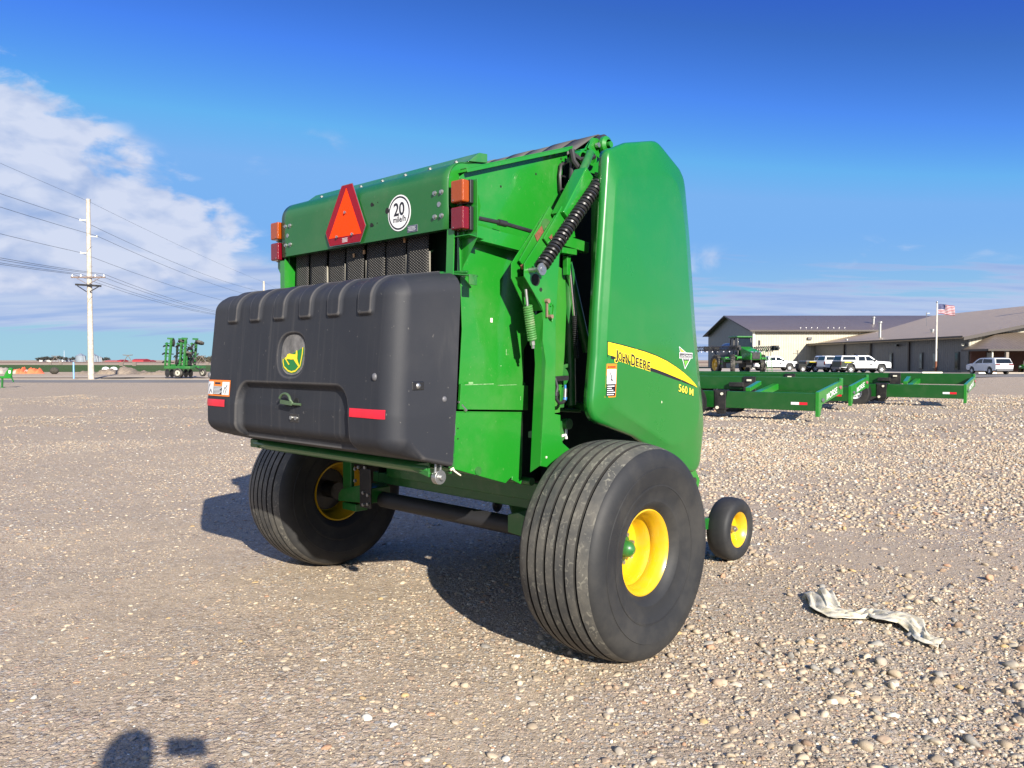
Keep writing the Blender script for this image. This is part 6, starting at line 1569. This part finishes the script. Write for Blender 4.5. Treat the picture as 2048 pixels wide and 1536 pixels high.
for sd in (-1, 1):
    q = MB(); q.tube([(1.1, .9 * sd, 2.4), (1.5, 1.25 * sd, 2.6), (1.5, 1.3 * sd, 3.1)], .03, 6); q.box((1.5, 1.32 * sd, 3.1), (.06, .2, .5)); body('mirror', q, M['black_paint'], 0)

# ================================================================== LEFT BACKGROUND
# power poles and lines
wood = plain('weathered_pole_wood', (.46, .41, .34), .85, 0, .3, 5, .01, 20)
PL = [(-32.3, 59.0), (-38.6, 120.0), (-44.9, 181.0), (-26.0, -2.0)]
def pole(i, label):
    x, y = PL[i]; p = empty('utility_pole', label, 'utility pole', (x, y, 0), 0, 'wooden poles of the power line')
    q = MB(); q.cyl((0, 0, -.3), (-.0, 0, 13.7), .22, .14, n=16); q.build('pole', wood, p)
    q = MB(); q.box((0, -.18, 7.75), (2.6, .10, .12)); q.bar((-.9, -.2, 7.7), (-.1, -.2, 7.25), .04); q.bar((.9, -.2, 7.7), (.1, -.2, 7.25), .04); q.build('crossarm', plain('grey_crossarm', (.17, .13, .115), .8), p)
    q = MB(); q.bar((-.95, -.22, 7.20), (1.0, -.22, 7.08), .12, .14); q.bar((-.8, -.24, 7.1), (-.1, -.24, 6.65), .06); q.bar((.85, -.24, 7.05), (.15, -.24, 6.65), .06); q.build('crossarm', M['black_paint'], p)
    for dx, z in ((-.62, 12.1), (.62, 10.85), (-.62, 9.6)):
        q = MB(); q.bar((dx * .2, 0, z + .03), (dx, 0, z), .05, .05); q.cyl((dx, 0, z - .05), (dx, 0, z + .10), .05, n=8); q.build('insulator_arm', M['cream'], p)
    for dx in (-1.2, -.55, .55, 1.2):
        q = MB(); q.cyl((dx, -.18, 7.8), (dx, -.18, 7.98), .05, .03, n=8); q.build('insulator', M['d_white'], p)
    q = MB()
    for z in (11.6, 10.1, 8.6, 5.5, 4.2): q.cyl((.15, 0, z), (.27, 0, z), .012, n=5)
    q.bar((.12, .0, 13.3), (.18, 0, 13.7), .05); q.build('pole_steps', M['steel'], p)
    return p
pole(0, 'nearest wooden utility pole, standing by the road at left with crossarms'); pole(1, 'second wooden utility pole, its top showing above the baler cover'); pole(2, 'distant utility pole of the line hidden behind the baler')
wires = [(-.0, 13.55, .25), (-.66, 12.15, .6), (.66, 10.9, .6), (-.66, 9.65, .6), (-1.2, 8.0, .9), (-.55, 8.0, .9), (.55, 8.0, .9), (1.2, 8.0, .9)]
names = ['topmost power-line wire running through the pole tops', 'upper left wire held by the highest side insulator', 'wire held by the right-hand side insulator', 'wire held by the lowest side insulator', 'outer left wire over the crossarm', 'inner left wire over the crossarm', 'inner right wire over the crossarm', 'outer right wire over the crossarm']
for (dx, z, sg_), nm in zip(wires, names):
    q = MB(); seq = [3, 0, 1, 2]; pts = []
    for a, b in zip(seq[:-1], seq[1:]):
        A0, B0 = PL[a], PL[b]
        for k in range(13):
            t = k / 12; pts.append((A0[0] + (B0[0] - A0[0]) * t + dx, A0[1] + (B0[1] - A0[1]) * t - (.18 if z < 9 else 0), z - sg_ * 4 * t * (1 - t)))
    q.tube(pts, .014 if z < 13 else .009, 5); o = q.build('power_line', M['black_paint']); tag(o, nm, 'power line', 'wires of the power line')
# blue post
q = MB(); q.cyl((0, 0, 0), (0, 0, 1.25), .055, n=12); q.cyl((0, 0, 1.25), (0, 0, 1.28), .058, n=12); o = q.build('marker_post', plain('pale_blue_plastic', (.20, .42, .72), .45)); o.location = (-34.2, 60, 0); tag(o, 'pale blue marker post left of the nearest utility pole', 'post')
# folded field implement
im = empty('folded_implement', 'green folded tillage implement with upright wings and cream-rimmed wheels beyond the road', 'farm implement', (-27.2, 64, 0), math.radians(-8))
gi = paint('implement_green_paint', (.010, .125, .02), .45, .3, .2)
q = MB(); q.box((0, 0, .85), (2.3, 2.4, .22)); q.box((-.75, -.2, .95), (.9, .5, .3)); q.bar((.2, 0, 1.0), (1.3, 0, .85), .25, .2); q.bar((.35, -.3, 1.0), (.35, -.3, 1.9), .28, .2); q.build('main_frame', gi, im, bevel=.02)
for x, lean in ((-.75, .13), (.55, .10)):
    for y in (-.9, .7):
        q = MB()
        q.bar((x - .12, y, .95), (x + lean, y, 3.25), .16, .16, up=(0, 1, 0)); q.bar((x - .48, y, 1.0), (x + lean - .42, y, 2.9), .12, .12, up=(0, 1, 0))
        for k in range(4): z = 1.25 + .52 * k; q.bar((x - .55 + lean * k / 4, y, z), (x + lean * k / 4, y, z), .08, .08)
        q.bar((x + lean - .35, y, 3.22), (x + lean + .12, y, 3.20), .14, .14)
        q.build('wing_frame', gi, im, bevel=.01)
M['dull_cream'] = plain('dull_cream', (.42, .40, .33), .6)
def iw(x, y, z, r_, ax_, rimm='dull_cream', nm='wheel'):
    w_ = empty(nm, '', ''); w_.parent = im; w_.location = (x, y, z)
    for k in ('label', 'category'): del w_[k]
    q = MB(); q.lathe([(-.08, r_ * .6), (-.11, r_ * .8), (-.08, r_), (.08, r_), (.11, r_ * .8), (.08, r_ * .6)], (0, 0, 0), ax_, 28); q.build('tyre', M['rubber_far'], w_)
    a = V3(ax_).normalized()
    q = MB(); q.cyl(a * -.05, a * .05, r_ * .61, n=24); q.build('rim', M[rimm], w_)
    q = MB(); q.cyl(a * -.09, a * .09, r_ * .14, n=10); q.build('hub', M['black_paint'], w_)
iw(.15, -1.3, .40, .38, (0, 1, 0)); iw(1.75, -.3, .42, .32, (.3, 1, 0)); iw(1.55, -.4, 2.88, .36, (.1, .35, 1)); iw(-.75, -.5, 2.95, .33, (1, .3, .1), 'grey_plastic'); iw(.05, -.4, 2.95, .36, (.1, .35, 1), 'grey_plastic'); iw(.55, -.5, 1.98, .36, (0, .4, 1), 'grey_plastic'); iw(-.9, .2, 1.4, .36, (.8, .5, 0), 'grey_plastic')
q = MB()
for x, z in ((-1.15, 2.62), (-1.25, 1.98), (-1.25, 1.30), (-.05, 2.6), (.0, 2.0)):
    q.bar((x + .6, -.6, z - .05), (x + .1, -.6, z), .07, .08); q.tube([(x + .15, -.6, z - .02), (x - .1, -.6, z + .06), (x - .35, -.6, z - .03), (x - .42, -.6, z - .10)], [.06, .10, .07, .03], 8)
for z in (1.2, 1.8, 2.4): q.bar((.9, -.6, z), (1.0, -.4, z + .35), .10, .14); q.box((.72, -.5, z), (.2, .3, .3))
rr_ = random.Random(5)
for _ in range(46):
    x = rr_.uniform(-.7, .95); z = rr_.uniform(.9, 2.9); y = rr_.uniform(-.7, .8); q.bar((x, y, z), (x + rr_.uniform(-.25, .25), y + .1, z + rr_.uniform(-.25, .3)), rr_.uniform(.04, .10), rr_.uniform(.04, .14))
q.build('tines', M['black_paint'], im)
q = MB()
for k in range(6): q.lathe([(-.01, .001), (-.01, .34), (.01, .34), (.01, .001)], (-1.1 + k * .38, -.8 + .05 * k, .36), (.5, 1, 0), 20)
q.build('disc_blades', M['rust' if False else 'black_paint'], im)
q = MB(); q.bar((1.1, -.35, .85), (1.75, -.3, .50), .10, .10); q.bar((.9, -.4, 2.75), (1.5, -.4, 2.80), .07, .07); q.tube([(1.1, -.4, 2.7), (1.15, -.4, 2.3)], .02, 5); q.tube([(-.3, -.9, 1.0), (0, -.7, 1.7), (.2, -.8, 2.4), (-.2, -.8, 2.9)], .03, 6); q.bar((-.3, -.8, 1.1), (-.25, -.8, 2.5), .07, .05); q.build('arms', M['black_paint'], im)
# small green implement at the left edge
bl_ = empty('rear_blade', 'green blade attachment standing on a thin leg at the left edge of the lot', 'blade attachment', (-26.7, 40.2, 0))
q = MB(); q.prism([(.10, 0, .55), (.52, 0, .62), (.56, 0, 1.02), (.44, 0, 1.06), (.22, 0, .82)], (0, .10, 0)); q.bar((-1.0, .05, .55), (.5, .05, .55), .16, .12); q.build('frame', G, bl_, bevel=.01)
q = MB(); q.bar((.02, .05, .55), (.0, .05, .02), .07); q.box((0, .05, .012), (.2, .2, .024)); q.bar((.50, .05, .55), (.60, .05, .30), .05); q.bar((-.6, .05, .62), (.35, .05, .50), .10, .04); q.build('stand', M['frame_green'], bl_)
q = MB(); q.box((.44, -.006, .83), (.10, .006, .16)); q.build('decal', M['d_white'], bl_)
# soil heaps, tarp, culvert
def heap(name, cx0, cy0, lx, ly, h_, seed, mat, lab, cat):
    r_ = random.Random(seed); ph = [r_.uniform(0, 6) for _ in range(6)]
    def fn(a, b):
        x, y = (a - .5) * 2, (b - .5) * 2; e = max(0, 1 - (x * x) ** 1.2 - (y * y) ** 1.2)
        n_ = .6 + .25 * math.sin(x * 5 + ph[0]) + .18 * math.sin(x * 11 + ph[1] + y * 3) + .12 * math.sin(x * 23 + ph[2] + y * 5) + .08 * math.sin(y * 17 + x * 31 + ph[3])
        return (x * lx / 2, y * ly / 2, -.08 + h_ * (e ** .6) * max(.1, n_) + (.0))
    q = MB(); q.grid(fn, 70, 14); o = q.build(name, mat, ang=80); o.location = (cx0, cy0, 0); return tag(o, lab, cat)
hs_ = soil('heap_soil', (.26, .205, .15), (.33, .265, .20), 1.2, .08)
heap('soil_heap', -43.1, 84, 8, 5, .80, 1, hs_, 'rough bank of tan soil just right of the nearest utility pole', 'soil heap')
heap('soil_heap', -37.6, 82, 6.5, 4, .40, 4, hs_, 'lowest soil bank, next to the folded implement', 'soil heap')
heap('soil_heap', -56.2, 86, 5.5, 4, .75, 5, soil('pale_heap', (.42, .36, .29), (.5, .43, .35), 1.2, .05), 'pale grey heap at the far left edge beside the orange sheeting', 'soil heap')
heap('orange_sheeting', -53.8, 85.5, 3.2, 2.4, .85, 6, plain('orange_sheet', (.80, .16, .06), .7, 0, .15, 2), 'bright orange sheeting heaped beyond the road at left', 'sheeting')
q = MB(); q.ball((0, 0, .3), .42, sc_=(1.1, 1, .9), n=8); o = q.build('bush', plain('dark_bush', (.05, .045, .035), .9, 0, .4, 9, .05, 20)); o.location = (-49.1, 82.5, 0); tag(o, 'small dark round bush on the bare ground between orange sheeting and blue post', 'bush')
q = MB(); q.prism([(-1.0, 0, -.02), (-.7, .9, -.02), (1.0, 3.0, -.02), (.5, .8, -.02)], (0, 0, .05)); o = q.build('culvert_opening', M['black']); o.location = (-31.2, 60.2, 0); tag(o, 'dark ditch opening in the verge right of the nearest utility pole', 'ditch')
for k, (x, lab) in enumerate(((-50.2, 'left one of two tiny white tanks in the field beyond the pole'), (-49.2, 'right one of two tiny white tanks in the field beyond the pole'))):
    q = MB(); q.ball((0, 0, .3), .38, sc_=(1.2, .8, .8), n=8); o = q.build('tank', M['d_white']); o.location = (x, 95, 0); tag(o, lab, 'tank', 'white tanks in the field')
# grain bins
binm = ribbed('galvanised_bin', (.22, .26, .30), 1.1, 2, .1, .35)
def gbin(px, D, r_, h_, lab):
    x = (px - 1024) / 1538 * D; g = empty('grain_bin', lab, 'grain bin', (x, D, 0), 0, 'grain bins on the horizon')
    q = MB(); q.cyl((0, 0, 0), (0, 0, h_), r_, n=32, caps=False); q.build('shell', binm, g)
    q = MB(); q.cyl((0, 0, h_), (0, 0, h_ + r_ * .55), r_ * 1.03, .4, n=32); q.build('roof', plain('bin_roof', (.30, .34, .37), .4, .3), g)
    q = MB(); q.tube([(0, 0, h_ + r_ * .5), (r_ * 1.2, -r_, h_ * 1.0), (r_ * 1.5, -r_, 0)], .12, 5); q.build('filling_pipe', M['steel'], g)
gbin(162, 600, 3.7, 4.6, 'round galvanised grain bin just left of the nearest utility pole'); gbin(188, 600, 3.3, 4.6, 'round galvanised grain bin just right of the nearest utility pole'); gbin(200, 620, 1.6, 3.6, 'small slim grain bin at the right end of the bins')
# farm sheds
def shed(px, w_, D, h_, col, lab, cat='shed'):
    x = (px - 1024) / 1538 * D; W_ = w_ / 1538 * D; s = empty('farm_shed', lab, cat, (x, D, 0), 0, 'farm sheds on the horizon')
    q = MB(); q.box((0, 0, h_ / 2), (W_, 12, h_)); q.build('walls', plain('shed_wall', col, .7, 0, .1), s)
    q = MB(); q.prism([(-W_ / 2 - .3, -6.5, h_), (-W_ / 2 - .3, 0, h_ + .8), (-W_ / 2 - .3, 6.5, h_)], (W_ + .6, 0, 0)); q.build('roof', plain('shed_roof', tuple(c * 1.15 for c in col), .6, 0, .1), s)
shed(283, 22, 640, 1.6, (.34, .03, .04), 'largest red shed on the horizon, right of the grain bins'); shed(246, 8, 640, 1.0, (.34, .03, .04), 'small red shed left of the largest red one'); shed(299, 14, 650, .7, (.34, .05, .06), 'low red shed at the right end of the row'); shed(230, 26, 660, .6, (.40, .12, .11), 'long low faded red shed nearest the grain bins')
shed(100, 26, 700, 1.6, (.55, .54, .52), 'long pale shed on the horizon before the dark trees'); shed(136, 8, 690, 1.8, (.5, .55, .62), 'small pale blue shed left of the grain bins')
# far trees: each crown a cloud of small leaf cards on a trunk
bark = plain('bark', (.09, .07, .05), .9, 0, .2)
leafm = plain('dull_brown_foliage', (.085, .075, .05), .9, 0, .45, .6)
leafg = plain('dark_winter_foliage', (.04, .042, .035), .9, 0, .4, .6)
def tree(px, D, h_, wd, lab, mat, seed):
    x = (px - 1024) / 1538 * D; r_ = np.random.default_rng(seed); t = empty('tree', lab, 'tree', (x, D, 0), 0, 'trees along the horizon')
    q = MB(); q.cyl((0, 0, -.1), (0, 0, h_ * .45), h_ * .035, h_ * .02, n=7)
    for k in range(5): a = k * 1.3; q.bar((0, 0, h_ * .3), (wd * .3 * math.cos(a), wd * .3 * math.sin(a), h_ * .7), h_ * .015)
    q.build('trunk', bark, t)
    n = 420; cl_ = r_.normal(0, 1, (14, 3)); cl_ /= np.linalg.norm(cl_, axis=1)[:, None]; cl_ *= r_.uniform(.35, .85, (14, 1))
    c = cl_[r_.integers(0, 14, n)] + r_.normal(0, .17, (n, 3)); s = h_ * .045
    c = c * np.array([wd / 2, wd / 2, h_ * .40]) + np.array([0, 0, h_ * .58]); c[:, 2] = np.maximum(c[:, 2], h_ * .08)
    A0 = r_.normal(0, 1, (n, 3)) * s; B0 = r_.normal(0, 1, (n, 3)) * s
    VV_ = np.stack([c - A0, c + B0, c + A0, c - B0], 1).reshape(-1, 3); o = np_mesh('crown', VV_, np.arange(4 * n).reshape(-1, 4), [mat]); o.parent = t
tr_ = [(78, 'leftmost dark tree before the pale shed'), (86, 'dark tree second from the left on the horizon'), (94, 'dark tree in the middle of the left clump'), (103, 'low dark tree behind the pale shed'), (112, 'dark tree right of the pale shed'), (121, 'dark tree between the pale shed and the blue one'), (130, 'dark tree at the right end of the left clump'), (145, 'small dark tree touching the left grain bin'), (208, 'dark tree just right of the slim grain bin'), (215, 'last small dark tree right of the grain bins')]
for k, (px, lab) in enumerate(tr_): tree(px, 680 + 7 * (k % 3), 4.2 + .9 * ((k * 7) % 3) / 2, 6.5, lab, leafg, 50 + k)
tr2 = [(388, 'brownish tree right behind the folded implement'), (397, 'brownish tree second in the clump by the baler cover'), (406, 'tallest brownish tree in the clump by the baler cover'), (415, 'brownish tree just left of the baler cover'), (424, 'brownish tree at the edge of the baler cover'), (433, 'brownish tree half hidden by the baler cover'), (380, 'leftmost small brownish tree behind the folded implement')]
for k, (px, lab) in enumerate(tr2): tree(px, 300 + 6 * (k % 3), 2.9 + .6 * ((k * 5) % 3) / 2 - (.8 if k == 6 else 0), 3.4, lab, leafm, 80 + k)
# irrigation pivots and a far mast
def pivot(px, D, lab):
    x = (px - 1024) / 1538 * D; q = MB(); q.bar((-1.6, 0, .1), (0, 0, 2.6), .12); q.bar((1.6, 0, .1), (0, 0, 2.6), .12); q.tube([(-1.2, 0, 2.7), (0, 0, 2.6), (1.2, 0, 2.7)], .10, 5); q.box((-1.6, 0, .45), (.9, .3, .9)); q.box((1.6, 0, .45), (.9, .3, .9))
    o = q.build('irrigation_tower', plain('pivot_grey', (.16, .13, .11), .7)); o.location = (x, D, 0); tag(o, lab, 'irrigation tower', 'irrigation towers in the fields')
pivot(111, 235, 'irrigation tower in the green field left of the blue post'); pivot(256, 190, 'irrigation tower in the field right of the utility pole'); pivot(404, 230, 'irrigation tower before the trees by the baler cover')
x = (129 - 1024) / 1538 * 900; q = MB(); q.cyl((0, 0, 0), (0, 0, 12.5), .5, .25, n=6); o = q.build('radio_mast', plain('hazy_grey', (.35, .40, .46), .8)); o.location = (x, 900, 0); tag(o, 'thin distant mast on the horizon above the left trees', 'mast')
